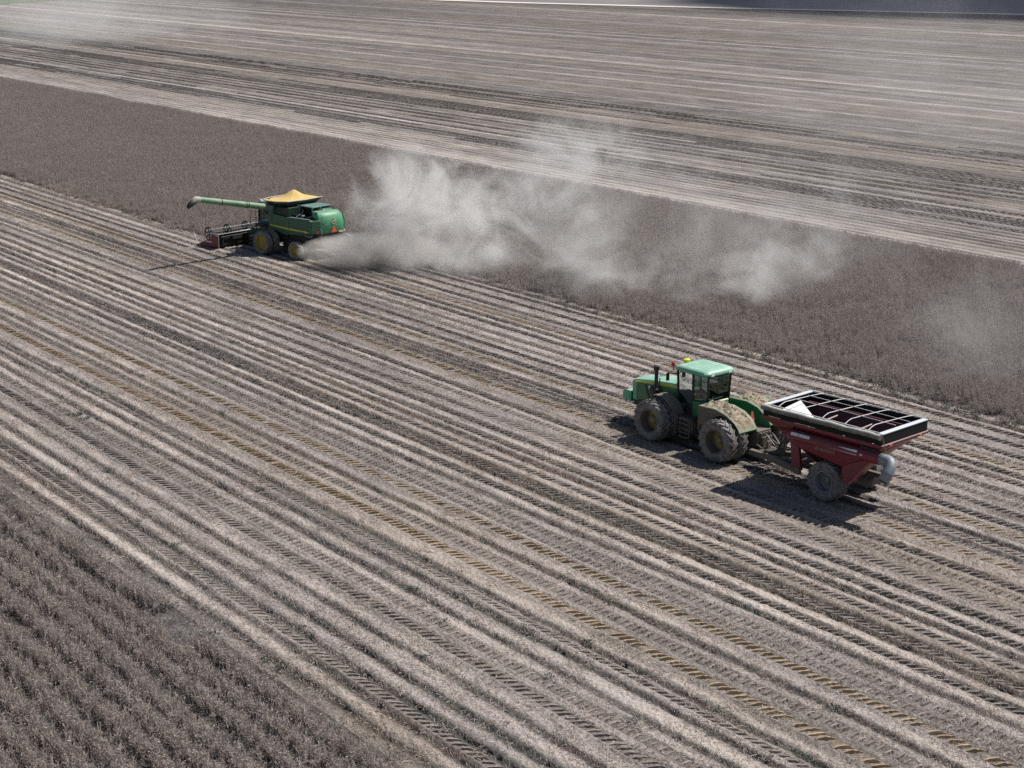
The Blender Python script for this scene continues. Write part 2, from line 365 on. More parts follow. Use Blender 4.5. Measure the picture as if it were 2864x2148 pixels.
# ------------------------------------------------------------------ plants and straw as scattered ground cover
def soft(name, c0, c1, rough=.8, trans=.25):
    m, nt, N = nodes(name); L = nt.links.new
    out = N('ShaderNodeOutputMaterial'); oi = N('ShaderNodeObjectInfo'); g = N('ShaderNodeNewGeometry')
    nz = N('ShaderNodeTexNoise', i_Scale=1.3, i_Detail=3.); L(g.outputs['Position'], nz.inputs['Vector'])
    rr = math_(nt, 'ADD', math_(nt, 'MULTIPLY', g.outputs['Random Per Island'], .75), math_(nt, 'MULTIPLY', nz.outputs[0], .35), True)
    c = mixc(nt, rr, c0, c1)
    d = N('ShaderNodeBsdfDiffuse'); t = N('ShaderNodeBsdfTranslucent'); mx = N('ShaderNodeMixShader', i_Fac=trans)
    L(c, d.inputs[0]); L(c, t.inputs[0]); L(d.outputs[0], mx.inputs[1]); L(t.outputs[0], mx.inputs[2]); L(mx.outputs[0], out.inputs[0]); return m
SM = [soft('dry_stem', (.26, .222, .194), (.70, .612, .545)), soft('seed_pod', (.138, .117, .106), (.48, .41, .37)), soft('withered_leaf', (.085, .068, .066), (.20, .165, .16)),
      soft('straw', (.34, .28, .235), (.66, .57, .50)), soft('weed_leaf', (.035, .055, .035), (.10, .14, .09)), soft('grey_green_weed', (.07, .08, .072), (.22, .245, .22))]
SM.append(soft('pressed_soil', (.14, .12, .105), (.40, .35, .31), trans=.0))
SM.append(soft('pressed_clay', (.24, .185, .125), (.56, .44, .30), trans=.0))
class PB:
    def __init__(s): s.v = []; s.f = []; s.m = []
    def blade(s, a, b, w, m, tw=None):   # thin flat blade a->b
        a = Vector(a); b = Vector(b); d = b - a; u = d.cross(Vector((random.uniform(-1, 1), random.uniform(-1, 1), random.uniform(-.4, .4))))
        if u.length < 1e-5: u = Vector((1, 0, 0))
        u.normalize(); u *= w / 2; n = len(s.v); w2 = .55 if tw is None else tw
        s.v += [tuple(a - u), tuple(a + u), tuple(b + u * w2), tuple(b - u * w2)]; s.f.append((n, n + 1, n + 2, n + 3)); s.m.append(m)
    def leaf(s, a, b, w, m):
        a = Vector(a); b = Vector(b); d = b - a; u = d.cross(Vector((random.uniform(-1, 1), random.uniform(-1, 1), random.uniform(-1, 1))))
        if u.length < 1e-5: u = Vector((1, 0, 0))
        u.normalize(); u *= w / 2; n = len(s.v); mid = a + d * .45
        s.v += [tuple(a), tuple(mid + u), tuple(b), tuple(mid - u)]; s.f.append((n, n + 1, n + 2, n + 3)); s.m.append(m)
    def obj(s, name, coll):
        me = bpy.data.meshes.new(name); me.from_pydata(s.v, [], s.f)
        for m in SM: me.materials.append(m)
        me.polygons.foreach_set('material_index', np.array(s.m, dtype=np.int32))
        o = bpy.data.objects.new(name, me); coll.objects.link(o); return o
U = random.uniform
def soy(pb, x, y, hgt):
    lx, ly = U(-.09, .09), U(-.09, .09); top = Vector((x + lx, y + ly, hgt)); base = Vector((x, y, 0))
    pb.blade(base, top, .016, 0 if random.random() < .55 else 3)
    for k in range(random.randint(8, 13)):
        t = U(.18, 1.0); p = base.lerp(top, t); a = U(0, 2 * PI); l = U(.05, .12)
        pb.leaf(p, p + Vector((math.cos(a) * l * .8, math.sin(a) * l * .8, U(-.03, l))), U(.016, .03), 1 if random.random() < .8 else 0)
    for k in range(random.randint(1, 3)):
        t = U(.25, .7); p = base.lerp(top, t); a = U(0, 2 * PI); l = U(.15, .32); q = p + Vector((math.cos(a) * l * .6, math.sin(a) * l * .6, l))
        pb.blade(p, q, .011, 0)
        for j in range(3):
            w = p.lerp(q, U(.4, 1)); b = U(0, 2 * PI); pb.leaf(w, w + Vector((math.cos(b) * .06, math.sin(b) * .06, U(-.02, .06))), .022, 1)
    if random.random() < .6:
        for k in range(2):
            p = base.lerp(top, U(.05, .6)); a = U(0, 2 * PI); pb.leaf(p, p + Vector((math.cos(a) * .1, math.sin(a) * .1, U(-.06, .05))), .07, 2)
def mkcoll(name): return bpy.data.collections.new(name)
CC = mkcoll('crop_patches')
for v in range(8):       # patch 0.8 x 0.8 m
    pb = PB()
    for k in range(12):
        cx_, cy_, hh_ = U(-.42, .42), U(-.42, .42), U(.5, .85)
        for q in range(random.randint(1, 3)): soy(pb, cx_ + random.gauss(0, .09), cy_ + random.gauss(0, .09), hh_ * U(.8, 1.08))
    pb.obj('patch_%d' % v, CC)
CR = mkcoll('row_patches')
for v in range(8):       # one metre of a single row
    pb = PB()
    for k in range(40): soy(pb, random.gauss(0, .14), U(-.5, .5), U(.38, .80))
    for k in range(45): x, y = random.gauss(0, .2), U(-.5, .5); pb.blade((x, y, 0), (x + U(-.12, .12), y + U(-.12, .12), U(.3, .75)), .011, 3)
    for k in range(26):
        x, y = U(-.5, .5), U(-.5, .5); a = U(0, 2 * PI); pb.leaf((x, y, .02), (x + .11 * math.cos(a), y + .11 * math.sin(a), U(.03, .16)), .05, random.choice([2, 2, 1]))
    pb.obj('rowpatch_%d' % v, CR)
CS = mkcoll('stubble_patches')
for v in range(8):       # one metre of cut stubble row
    pb = PB()
    for k in range(42):
        x, y = random.gauss(0, .07), U(-.5, .5); l = U(.06, .17); pb.blade((x, y, -.03), (x + U(-.07, .07), y + U(-.09, .09), l), U(.010, .018), random.choice([3, 3, 0, 0, 1]), .9)
    for k in range(14):
        x, y = random.gauss(0, .14), U(-.5, .5); a = U(0, 2 * PI); l = U(.06, .16); pb.blade((x, y, U(.01, .06)), (x + math.cos(a) * l, y + math.sin(a) * l, U(.0, .10)), .014, random.choice([3, 0, 2]), .9)
    pb.obj('stub_%d' % v, CS)
CL = mkcoll('litter_patches')
for v in range(8):       # one square metre of straw litter
    pb = PB()
    for k in range(90):
        x, y = U(-.5, .5), U(-.5, .5); a = U(0, 2 * PI); l = U(.06, .20); z = U(.0, .03)
        pb.blade((x, y, z), (x + math.cos(a) * l, y + math.sin(a) * l, z + U(-.01, .05)), U(.010, .020), random.choice([3, 3, 3, 3, 3, 0, 1]), .9)
    for k in range(12):
        x, y = U(-.5, .5), U(-.5, .5); l = U(.06, .14); pb.blade((x, y, -.03), (x + U(-.06, .06), y + U(-.06, .06), l), U(.010, .016), 3, .8)
    pb.obj('litter_%d' % v, CL)
CT = mkcoll('print_patches'); CT2 = mkcoll('print_patches_mirrored'); CT3 = mkcoll('print_patches_clay')
def prints(coll, dr, v, mat=6):
    pb = PB()
    for b in range(3):
        if random.random() < .05: continue
        yc = (b + .5) / 3 - .5; hw = .5; st = []
        hgt = U(.055, .09); n = 8; sw = U(.13, .17); jit = U(-.02, .02); off = U(-.15, .15)
        for q in range(n):
            u = -1 + 2 * q / (n - 1); x = u * hw * .5; y = yc - dr * u * sw + jit + U(-.018, .018); e = (1 - abs(u - off) ** 3) * U(.75, 1.1); hh = hgt * max(.12, e)
            st.append([(x, y - .055, -.05), (x + U(-.01, .01), y - .045 + U(-.01, .01), hh), (x, y + .03, hh * .92), (x, y + .15 + U(-.02, .02), -.03)])
        o = len(pb.v)
        for s_ in st: pb.v += s_
        for q in range(n - 1):
            for e in range(3): pb.f.append((o + q * 4 + e, o + (q + 1) * 4 + e, o + (q + 1) * 4 + e + 1, o + q * 4 + e + 1)); pb.m.append(mat)
    pb.obj('print_%d' % v, coll)
for v in range(6): prints(CT, 1, v); prints(CT2, -.05, v); prints(CT3, 1, v, 7)
CW = mkcoll('weed_patches')
for v in range(5):
    pb = PB(); m1 = [4, 5, 5, 4, 5][v]
    for k in range(60):
        a = U(0, 2 * PI); r = abs(random.gauss(0, .22)); l = U(.08, .22); x, y = r * math.cos(a), r * math.sin(a); b = a + U(-1, 1); z = U(0, .18)
        pb.leaf((x, y, z), (x + l * .7 * math.cos(b), y + l * .7 * math.sin(b), z + U(.02, .16)), U(.03, .07), m1 if random.random() < .7 else random.choice([0, 2]))
    pb.obj('weed_%d' % v, CW)

def scatter(name, pts, rot, scl, coll, kind='stuff', label=None):
    n = len(pts); me = bpy.data.meshes.new(name); me.vertices.add(n); me.vertices.foreach_set('co', np.asarray(pts, dtype=np.float32).ravel())
    a = me.attributes.new('rot', 'FLOAT', 'POINT'); a.data.foreach_set('value', np.asarray(rot, dtype=np.float32))
    a = me.attributes.new('scl', 'FLOAT_VECTOR', 'POINT'); a.data.foreach_set('vector', np.asarray(scl, dtype=np.float32).ravel())
    a = me.attributes.new('pick', 'INT', 'POINT'); a.data.foreach_set('value', rng.integers(0, len(coll.objects), n).astype(np.int32))
    o = bpy.data.objects.new(name, me); COL.objects.link(o); tag(o, label, None, None, kind)
    ng = bpy.data.node_groups.new(name + '_spread', 'GeometryNodeTree')
    ng.interface.new_socket('Geometry', in_out='INPUT', socket_type='NodeSocketGeometry'); ng.interface.new_socket('Geometry', in_out='OUTPUT', socket_type='NodeSocketGeometry')
    N = ng.nodes.new; L = ng.links.new
    gi = N('NodeGroupInput'); go = N('NodeGroupOutput'); ip = N('GeometryNodeInstanceOnPoints'); ci = N('GeometryNodeCollectionInfo')
    ci.inputs['Collection'].default_value = coll; ci.inputs['Separate Children'].default_value = True; ci.inputs['Reset Children'].default_value = True
    def na(nm, t): k = N('GeometryNodeInputNamedAttribute'); k.data_type = t; k.inputs['Name'].default_value = nm; return [s for s in k.outputs if s.enabled and s.name == 'Attribute'][0]
    cx = N('ShaderNodeCombineXYZ'); L(na('rot', 'FLOAT'), cx.inputs['Z']); er = N('FunctionNodeEulerToRotation'); L(cx.outputs[0], er.inputs[0])
    L(gi.outputs[0], ip.inputs['Points']); L(ci.outputs[0], ip.inputs['Instance']); ip.inputs['Pick Instance'].default_value = True
    L(na('pick', 'INT'), ip.inputs['Instance Index']); L(er.outputs[0], ip.inputs['Rotation']); L(na('scl', 'FLOAT_VECTOR'), ip.inputs['Scale']); L(ip.outputs[0], go.inputs[0])
    o.modifiers.new('spread', 'NODES').node_group = ng
    return o
def in_view(x, y, m=.12):   # only where the camera (or one a step aside) can see
    r = y / x; return (r > .60 - m) & (r < 2.80 + m * 5)
# machines' footprints are kept clear of straw
FOOT = [(49.85, 50.65, .04, 2.3, 3.3), (49.3, 42.4, .09, 1.7, 2.0), (58.5, 101.5, .19, 3.0, 5.2), (57.3, 107.6, .19, 4.6, 1.6)]
def clear(x, y):
    ok = np.ones(len(x), bool)
    for (cx_, cy_, th, hx, hy) in FOOT:
        dx, dy = x - cx_, y - cy_; u = dx * math.cos(th) + dy * math.sin(th); w = -dx * math.sin(th) + dy * math.cos(th)
        ok &= ~((abs(u) < hx) & (abs(w) < hy))
    return ok
# standing strip
P = []
for x in np.arange(55.6, 94.4, .66):
    y0, y1 = .5 * x, 3.2 * x; step = .66
    ys = np.arange(y0, y1, step); P.append(np.stack([np.full(len(ys), x), ys], 1))
P = np.concatenate(P); P += rng.uniform(-.24, .24, P.shape)
ed = crop_edge(P[:, 1]) + .7 * vn(P[:, 1] * .5, P[:, 1] * 0, 71) + .5 * vn(P[:, 1] * 1.7, P[:, 1] * 0, 72) + .2
k = (P[:, 0] > ed) & in_view(P[:, 0], P[:, 1]); P = P[k]
cut = (P[:, 0] < 66.5) & clear(P[:, 0], P[:, 1]) | (P[:, 0] >= 66.5); P = P[cut]
hz = np.clip(.98 + .30 * fbm(P[:, 0] * .16, P[:, 1] * .12, 73, 3) + .25 * vn(P[:, 0] * 1.1, P[:, 1] * 1.1, 74), .55, 1.2)
hz *= np.clip(.45 + .4 * (P[:, 0] - crop_edge(P[:, 1])) , .45, 1) * np.clip(.5 + .35 * (94.4 - P[:, 0]), .5, 1)
scatter('bean_crop', np.c_[P, np.zeros(len(P)) - .02], rng.uniform(0, 6.28, len(P)), np.c_[np.ones(len(P)), np.ones(len(P)), hz], CC, label='strip of ripe grey brown bean plants still standing beyond the combine')
# rows in the near corner
P = []
for i, x in enumerate(np.arange(12.2, 22.4, .93)):
    ys = np.arange(.5 * x, 3.3 * x, .8); P.append(np.stack([x + .25 * vn(ys * .1, ys * 0 + i, 75) + .1 * vn(ys * .7, ys * 0 + i, 76), ys], 1))
P = np.concatenate(P); k = in_view(P[:, 0], P[:, 1], .2); P = P[k]; P[:, 1] += rng.uniform(-.15, .15, len(P))
k = P[:, 0] < 21.6 + .5 * vn(P[:, 1] * .4, P[:, 1] * 0, 77); P = P[k]
hz = np.clip(.76 + .35 * fbm(P[:, 0] * .3, P[:, 1] * .35, 78, 3), .45, 1.0)
scatter('bean_rows', np.c_[P, np.zeros(len(P)) - .02], rng.uniform(-.25, .25, len(P)) + np.where(rng.random(len(P)) < .5, 0, PI), np.c_[np.full(len(P), 1.15), np.ones(len(P)), hz], CR, label='rows of ripe bean plants standing in the near left corner')
# stubble along the furrow lines
P = []
for i, tc in enumerate(FURROW):
    ys = np.arange(.55 * tc, min(3.2 * tc, 190), .9)
    xs = tc + .07 * vn(ys * .07, ys * 0 + i, 41) + .05 * vn(ys * .9, ys * 0 + i, 42) + .04
    P.append(np.stack([xs, ys + rng.uniform(-.1, .1, len(ys))], 1))
P = np.concatenate(P); k = in_view(P[:, 0], P[:, 1]) & (P[:, 0] < crop_edge(P[:, 1]) + .2) & clear(P[:, 0], P[:, 1]); P = P[k]
scatter('bean_stubble', np.c_[P, np.full(len(P), -.05)], rng.uniform(-.1, .1, len(P)) + np.where(rng.random(len(P)) < .5, 0, PI), np.c_[np.full(len(P), 1.3), np.ones(len(P)), rng.uniform(.7, 1.25, len(P))], CS, label='cut bean stubble left standing along the rows')
for nm, sg, cl in (('tyre_prints', 1, CT), ('tyre_prints', -1, CT2), ('clay_prints', 3, CT3)):
    P = []; S = []
    for i, (tc, w, dr, dep, md, pit) in enumerate(LUG):
        if (3 if md > .42 else dr) != sg: continue
        y = round(.55 * tc)
        while y < min(3.2 * tc, 210):
            on = float(vn(np.array([y * .09]), np.array([i * 7.3]), 53)[0])
            hz_ = np.clip(dep / .10 * (.95 + 1.1 * on), .0, 1.25)
            if hz_ > .25: P.append((tc + .10 * float(vn(np.array([y * .03]), np.array([i * 1.0]), 51)[0]), y, -.015)); S.append((w / .5 * U(.92, 1.05), 1, hz_))
            y += 1
    P = np.array(P); S = np.array(S); k = in_view(P[:, 0], P[:, 1]) & (P[:, 0] < crop_edge(P[:, 1]) - .1) & clear(P[:, 0], P[:, 1]); P = P[k]; S = S[k]
    scatter(nm, P, np.zeros(len(P)), S, cl, label='orange clay tyre prints in long lines across the stubble' if sg == 3 else ('flatter ' if sg < 0 else '') + 'tyre prints pressed into the stubble in long parallel lines')
# straw litter between them
P = []
for x in np.arange(22.6, 62.6, .95):
    ys = np.arange(.55 * x, min(3.2 * x, 185), .95); P.append(np.stack([np.full(len(ys), x), ys], 1))
P = np.concatenate(P); P += rng.uniform(-.3, .3, P.shape)
k = in_view(P[:, 0], P[:, 1]) & (P[:, 0] < crop_edge(P[:, 1])) & clear(P[:, 0], P[:, 1]) & (rng.random(len(P)) < .75)
for (tc, w, *_r) in LUG: k &= ~((abs(P[:, 0] - tc) < w * .75) & (rng.random(len(P)) < .75))
P = P[k]
scatter('straw_litter', np.c_[P, np.full(len(P), .0)], rng.uniform(0, 6.28, len(P)), np.c_[np.ones(len(P)), np.ones(len(P)), np.ones(len(P))], CL, label='pale straw litter strewn over the harvested ground')
# tyre prints of earlier passes beyond the standing strip
P = []; S = []
for tc, kk in frows:
    if tc > 150 or kk < .45: continue
    y = round(.55 * tc)
    while y < 3.0 * tc:
        on = float(vn(np.array([y * .05]), np.array([tc * 3.3]), 58)[0])
        if on > -.15: P.append((tc + .45, y, -.02)); S.append((.9, 1, 1.2))
        y += 1
P = np.array(P); S = np.array(S); k = in_view(P[:, 0], P[:, 1])
scatter('tyre_prints', P[k], np.zeros(k.sum()), S[k], CT, label='distant tyre prints beyond the standing strip of beans')
# weeds at the crop edges and in the furrows
P = []
for y in np.arange(38, 100, .5):
    if random.random() < (.75 if y < 62 else .25): P.append((62.6 + random.gauss(0, .35), y + U(-.2, .2)))
for y in np.arange(112, 165, 1.2):
    if random.random() < .25: P.append((55.2 + random.gauss(0, .3), y))
for tc in (22.6, 24.6, 25.5, 26.57, 28.9, 29.46, 30.4, 31.4, 34.3, 38.5, 41.55, 46.3):
    y = .6 * tc
    while y < 2.6 * tc:
        y += random.expovariate(1 / 9)
        for q in range(random.randint(1, 4)): P.append((tc + random.gauss(0, .10), y + random.gauss(0, .7)))
for y in np.arange(14, 66, .9):
    for x in np.arange(13.0, 22.3, .93):
        if random.random() < .6: P.append((x + .46 + random.gauss(0, .1), y + U(-.4, .4)))
P = np.array(P); k = in_view(P[:, 0], P[:, 1], .2) & clear(P[:, 0], P[:, 1]); P = P[k]; s = np.where((P[:, 0] > 22.4) & (P[:, 0] < 50), rng.uniform(.3, .7, len(P)), rng.uniform(.5, 1.15, len(P)))
scatter('weeds', np.c_[P, np.zeros(len(P)) - .02], rng.uniform(0, 6.28, len(P)), np.c_[s, s, s * .9], CW, label='low grey green weeds along the crop edges and furrows')

# ------------------------------------------------------------------ wheels
def tyre(R, w, rr, nl, lh, lw, sweep):
    mb = MB(); h = w / 2
    mb.lathe([(-h * .80, rr), (-h, rr + (R - rr) * .42), (-h * .97, R - lh - .05), (-h * .80, R - lh), (0, R - lh + .012), (h * .80, R - lh), (h * .97, R - lh - .05), (h, rr + (R - rr) * .42), (h * .80, rr)], n=48, closed=True)
    for sd in (-1, 1):
        for i in range(nl):
            a0 = 2 * PI * (i + (.5 if sd > 0 else 0)) / nl; ch = []
            for (u, da, rt, rb) in ((-.04 * h, 0, R, R - lh - .02), (.45 * h, .45, R, R - lh - .02), (.90 * h, .95, R - .012, R - lh - .04), (1.0 * h, 1.08, R - lh - .075, R - lh - .13)):
                a = a0 + da * sweep; dt = lw / R / 2 * (1.0 if u < .8 * h else 1.15)
                for (r, q) in ((rb, -dt * 1.25), (rb, dt * 1.25), (rt, dt * .8), (rt, -dt * .8)): ch.append((sd * u, r * math.sin(a + q), r * math.cos(a + q)))
            fs = [(0, 1, 2, 3)]
            for s_ in range(3):
                b = s_ * 4
                for e in range(4): fs.append((b + e, b + (e + 1) % 4, b + 4 + (e + 1) % 4, b + 4 + e))
            fs.append((12, 13, 14, 15)); mb.add(ch, fs)
    return mb
def wheel(parent, loc, R, w, rr, nl, rimmat, hubmat, deep, flip=False, lh=.05, lw=.055, sweep=.30):
    """rim facing -x; the tyre and the hub are its sub-parts"""
    h = w / 2; q = deep
    rim = MB().lathe([(-h * .86, rr + .012), (-h * .86, rr - .035), (-h * .70, rr - .05), (-h * .70 + q * .9, rr - .075), (-h * .70 + q, rr * .62), (h * .2 + max(0, q - h), rr * .60), (h * .8, rr - .06), (h * .86, rr + .012)], n=40, closed=True)
    o = rim.build('wheel', rimmat, parent, loc, (0, 0, PI if flip else 0))
    t = tyre(R, w, rr, nl, lh, lw, -sweep if flip else sweep).build('tyre', M['rubber'], o)
    hb = MB().lathe([(-h * .70 + q * .93, rr * .72), (-h * .70 + q * .90, rr * .70), (-h * .70 + q * .86, rr * .38), (-h * .70 + q * .6, rr * .34), (-h * .70 + q * .55, rr * .1), (-h * .70 + q * .55, .01)], n=24)
    for k in range(10):
        a = 2 * PI * k / 10; hb.lathe([(-h * .70 + q * .78, .022), (-h * .70 + q * .9, .022)], 6, 'x', (0, rr * .53 * math.cos(a), rr * .53 * math.sin(a)))
    hb.build('hub', hubmat, o)
    return o
def text(name, s, size, mat, parent, loc, rot, ext=.004, sx=1.):
    cu = bpy.data.curves.new(name, 'FONT'); cu.body = s; cu.size = size; cu.extrude = ext; cu.align_x = 'CENTER'; cu.align_y = 'CENTER'
    t = bpy.data.objects.new(name, cu); COL.objects.link(t); bpy.context.view_layer.update()
    me = bpy.data.meshes.new_from_object(t.evaluated_get(bpy.context.evaluated_depsgraph_get())); bpy.data.objects.remove(t); bpy.data.curves.remove(cu)
    me.materials.clear(); me.materials.append(mat)
    o = bpy.data.objects.new(name, me); COL.objects.link(o); o.parent = parent; o.location = loc; o.rotation_euler = rot; o.scale = (sx, 1, 1); return o

# ------------------------------------------------------------------ the articulated tractor
T = empty('tractor', (49.85, 50.65, -.03), .04, 'green articulated four wheel drive tractor on dual tyres with straw covered rear mudguards', 'tractor')
TY = 2.03; TR = .96
w0 = wheel(T, (-1.93, TY, TR), TR, .56, .54, 19, M['rim_dusty'], M['yellow_dirty'], .40, lh=.06, lw=.065, sweep=.30)
for (x, y, fl) in ((-1.27, TY, 0), (-1.93, -TY, 0), (-1.27, -TY, 0), (1.93, TY, 1), (1.27, TY, 1), (1.93, -TY, 1), (1.27, -TY, 1)):
    copy_part(w0, T, (x, y, TR), (random.random(), 0, PI if fl else 0))
mb = MB()
mb.box(-.48, .48, .25, 4.35, .62, 1.25); mb.box(-.42, .42, -2.95, -.05, .62, 1.30); mb.box(-.25, .25, -.4, .5, .55, 1.1)
mb.tube([(-1.9, TY, TR), (1.9, TY, TR)], .17, 12); mb.tube([(-1.9, -TY, TR), (1.9, -TY, TR)], .17, 12)
mb.box(-.45, .45, TY - .35, TY + .35, .6, 1.2); mb.box(-.45, .45, -TY - .35, -TY + .35, .6, 1.25)
mb.box(-.16, .16, -3.75, -2.9, .50, .62); mb.box(-.30, .30, -3.15, -2.9, .45, 1.05)
mb.tube([(-.5, -2.95, .75), (-.5, -3.3, .62)], .05); mb.tube([(.5, -2.95, .75), (.5, -3.3, .62)], .05)
for k in range(4): mb.box(-.32 + .18 * k, -.22 + .18 * k, -3.06, -2.93, 1.05, 1.22)
mb.build('chassis', M['mud_metal'], T, bevel=.02)
# bonnet
def hsec(y, top, hw, crown, bot, edge):
    return [(-hw, y, bot), (-hw - .01, y, top - edge), (-hw + .05, y, top - .03), (-hw * .45, y, top + crown * .7), (0, y, top + crown), (hw * .45, y, top + crown * .7), (hw - .05, y, top - .03), (hw + .01, y, top - edge), (hw, y, bot)]
secs = [hsec(1.62, 2.50, .66, .07, 1.55, .12), hsec(2.3, 2.46, .67, .08, 1.5, .12), hsec(3.1, 2.38, .67, .08, 1.42, .12), hsec(3.9, 2.27, .65, .07, 1.30, .12), hsec(4.45, 2.17, .61, .05, 1.15, .12), hsec(4.72, 2.09, .55, .03, 1.12, .10)]
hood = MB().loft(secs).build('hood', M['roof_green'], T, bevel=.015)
for sd in (-1, 1):
    a = []; b = []
    for (y, top, hw, cr, bo, e) in ((1.65, 2.50, .66, 0, 0, 0), (2.3, 2.46, .67, 0, 0, 0), (3.1, 2.38, .67, 0, 0, 0), (3.9, 2.27, .65, 0, 0, 0), (4.45, 2.17, .61, 0, 0, 0)):
        a.append((sd * (hw + .005), y, top - .095)); b.append((sd * (hw + .055), y, top - .185 + .05 * max(0, (y - 3.2) / 1.3)))
    mb = MB(); mb.add(a + b, [(i, i + 1, i + 6, i + 5) for i in range(4)]); mb.build('side_stripe', M['gold_stripe'], T, solid=.012, sharp=0)
    # side panel of the bonnet in the plain green with black louvres
    a = []; b = []
    for (y, top, hw, bo) in ((1.65, 2.50, .66, 1.56), (2.3, 2.46, .67, 1.5), (3.1, 2.38, .67, 1.42), (3.9, 2.27, .65, 1.30), (4.42, 2.17, .612, 1.18)):
        a.append((sd * (hw + .012), y, top - .24 + .07 * max(0, (y - 3.2) / 1.3))); b.append((sd * (hw + .014), y, bo))
    mb = MB(); mb.add(a + b, [(i, i + 1, i + 6, i + 5) for i in range(4)]); sp = mb.build('side_panel', M['green'], T, solid=.014, sharp=0)
    mb = MB()
    for (y0, lean, w_) in ((3.72, .28, .09), (3.50, .28, .06), (2.95, .2, .05)):
        mb.prism([(y0 - lean, 1.45), (y0 - lean + w_, 1.43), (y0 + w_, 2.02), (y0, 2.04)], 'x', sd * .672, sd * .70)
    mb.build('louvre', M['black'], sp)
mb = MB(); mb.loft([[(-.60, 4.50, 1.15), (-.60, 4.50, 2.02), (.60, 4.50, 2.02), (.60, 4.50, 1.15)], [(-.53, 4.76, 1.16), (-.53, 4.77, 1.99), (.53, 4.77, 1.99), (.53, 4.76, 1.16)]]); mb.build('grille', M['black'], T)
mb = MB()
for k in range(3): mb.box(-.12 + .10 * k, -.06 + .10 * k, 3.30 - .1 * k, 3.46 - .1 * k, 2.452 + .012 * k, 2.466 + .012 * k)
mb.build('hood_vent', M['black'], hood)
for sd in (-1, 1): MB().box(sd * .50 - .06, sd * .50 + .06, 4.70, 4.79, 1.72, 1.92).build('headlight', M['white'], T, bevel=.01)
mb = MB(); mb.box(-.52, .52, 4.80, 5.34, .98, 1.02)
mb.prism([(4.84, 1.0), (5.40, 1.0), (5.40, 1.38), (5.20, 1.48), (4.84, 1.48)], 'x', -.56, .56); mb.build('front_weight', M['roof_green'], T, bevel=.03)
MB().box(-.36, .36, 4.3, 4.86, .80, 1.12).build('weight_bracket', M['dark_metal'], T, bevel=.02)
# exhaust
mb = MB(); mb.lathe([(1.35, .20), (2.02, .21), (2.10, .13), (2.25, .12)], 16, 'z', (-.80, 2.95, 0)); mb.lathe([(2.20, .09), (2.88, .085), (2.90, .13), (3.10, .15), (3.12, .11)], 16, 'z', (-.80, 2.95, 0))
mb.tube([(-.80, 2.95, 1.75), (-.78, 3.30, 1.95), (-.66, 3.36, 1.9)], .07); mb.build('exhaust_stack', M['black'], T)
MB().tube([(-.80, 3.28, 1.96), (-.80, 3.42, 2.0)], .075, 10).build('exhaust_clamp', M['galv'], T)
mb = MB(); mb.tube([(-.98, 2.55, 1.1), (-.98, 2.55, 2.65)], .025); mb.tube([(-.98, 2.2, 1.5), (-.98, 2.75, 2.3), (-.98, 2.75, 2.55)], .02); mb.build('grab_rail', M['black'], T)
# engine side clutter between bonnet and wheel
for sd in (-1, 1): MB().box(min(sd * .95, sd * .66), max(sd * .95, sd * .66), 1.7, 3.2, 1.15, 1.55).build('engine_casing', M['dark_metal'], T, bevel=.02)
MB().tube([(-.8, 2.2, 1.6), (-.8, 3.0, 1.62)], .12).build('air_duct', M['dark_metal'], T)
# cab: lower body, pillars, glass, roof
mb = MB(); mb.box(-.78, .78, -.10, 1.62, 1.25, 1.62); mb.build('cab_base', M['dark_metal'], T, bevel=.02)
mb = MB(); mb.prism([(-.30, 1.35), (.55, 1.30), (.55, 2.02), (-.30, 2.06)], 'x', -.93, -.62); mb.build('corner_panel', M['green'], T, bevel=.05)
mb = MB(); mb.prism([(-.30, 1.35), (.55, 1.30), (.55, 2.02), (-.30, 2.06)], 'x', .62, .93); mb.build('corner_panel', M['green'], T, bevel=.05)
MB().box(-.62, .62, -.26, -.08, 1.35, 1.92).build('rear_panel', M['green'], T, bevel=.02)
mb = MB()
def pil(a, b, r=.05): mb.beam(a, b, r * 2, r * 1.6)
for sd in (-1, 1):
    pil((sd * .70, 1.60, 1.6), (sd * .74, 1.66, 3.2)); pil((sd * .80, .62, 1.6), (sd * .83, .60, 3.2)); pil((sd * .68, -.16, 1.9), (sd * .72, -.22, 3.2), .045)
    pil((sd * .80, .62, 1.62), (sd * .70, 1.60, 1.62)); pil((sd * .80, .6, 2.02), (sd * .68, -.16, 2.02), .03)
pil((-.68, -.16, 1.95), (.68, -.16, 1.95)); pil((-.72, -.2, 3.18), (.72, -.2, 3.18)); pil((-.74, 1.65, 3.18), (.74, 1.65, 3.18))
mb.build('cab_frame', M['black'], T, bevel=.01)
for sd in (-1, 1):
    mb = MB(); mb.add([(sd * .79, .64, 1.64), (sd * .70, 1.56, 1.64), (sd * .735, 1.62, 3.16), (sd * .82, .62, 3.16)], [(0, 1, 2, 3)]); mb.build('door_glass', M['glass'], T, sharp=0)
    mb = MB(); mb.add([(sd * .69, -.14, 2.0), (sd * .79, .58, 2.0), (sd * .82, .56, 3.16), (sd * .715, -.19, 3.16)], [(0, 1, 2, 3)]); mb.build('side_window', M['glass'], T, sharp=0)
mb = MB(); mb.add([(-.64, -.17, 1.98), (.64, -.17, 1.98), (.67, -.21, 3.16), (-.67, -.21, 3.16)], [(0, 1, 2, 3)]); mb.build('rear_window', M['glass'], T, sharp=0)
mb = MB(); mb.add([(-.66, 1.60, 1.7), (.66, 1.60, 1.7), (.70, 1.66, 3.16), (-.70, 1.66, 3.16)], [(0, 1, 2, 3)]); mb.build('windscreen', M['glass'], T, sharp=0)
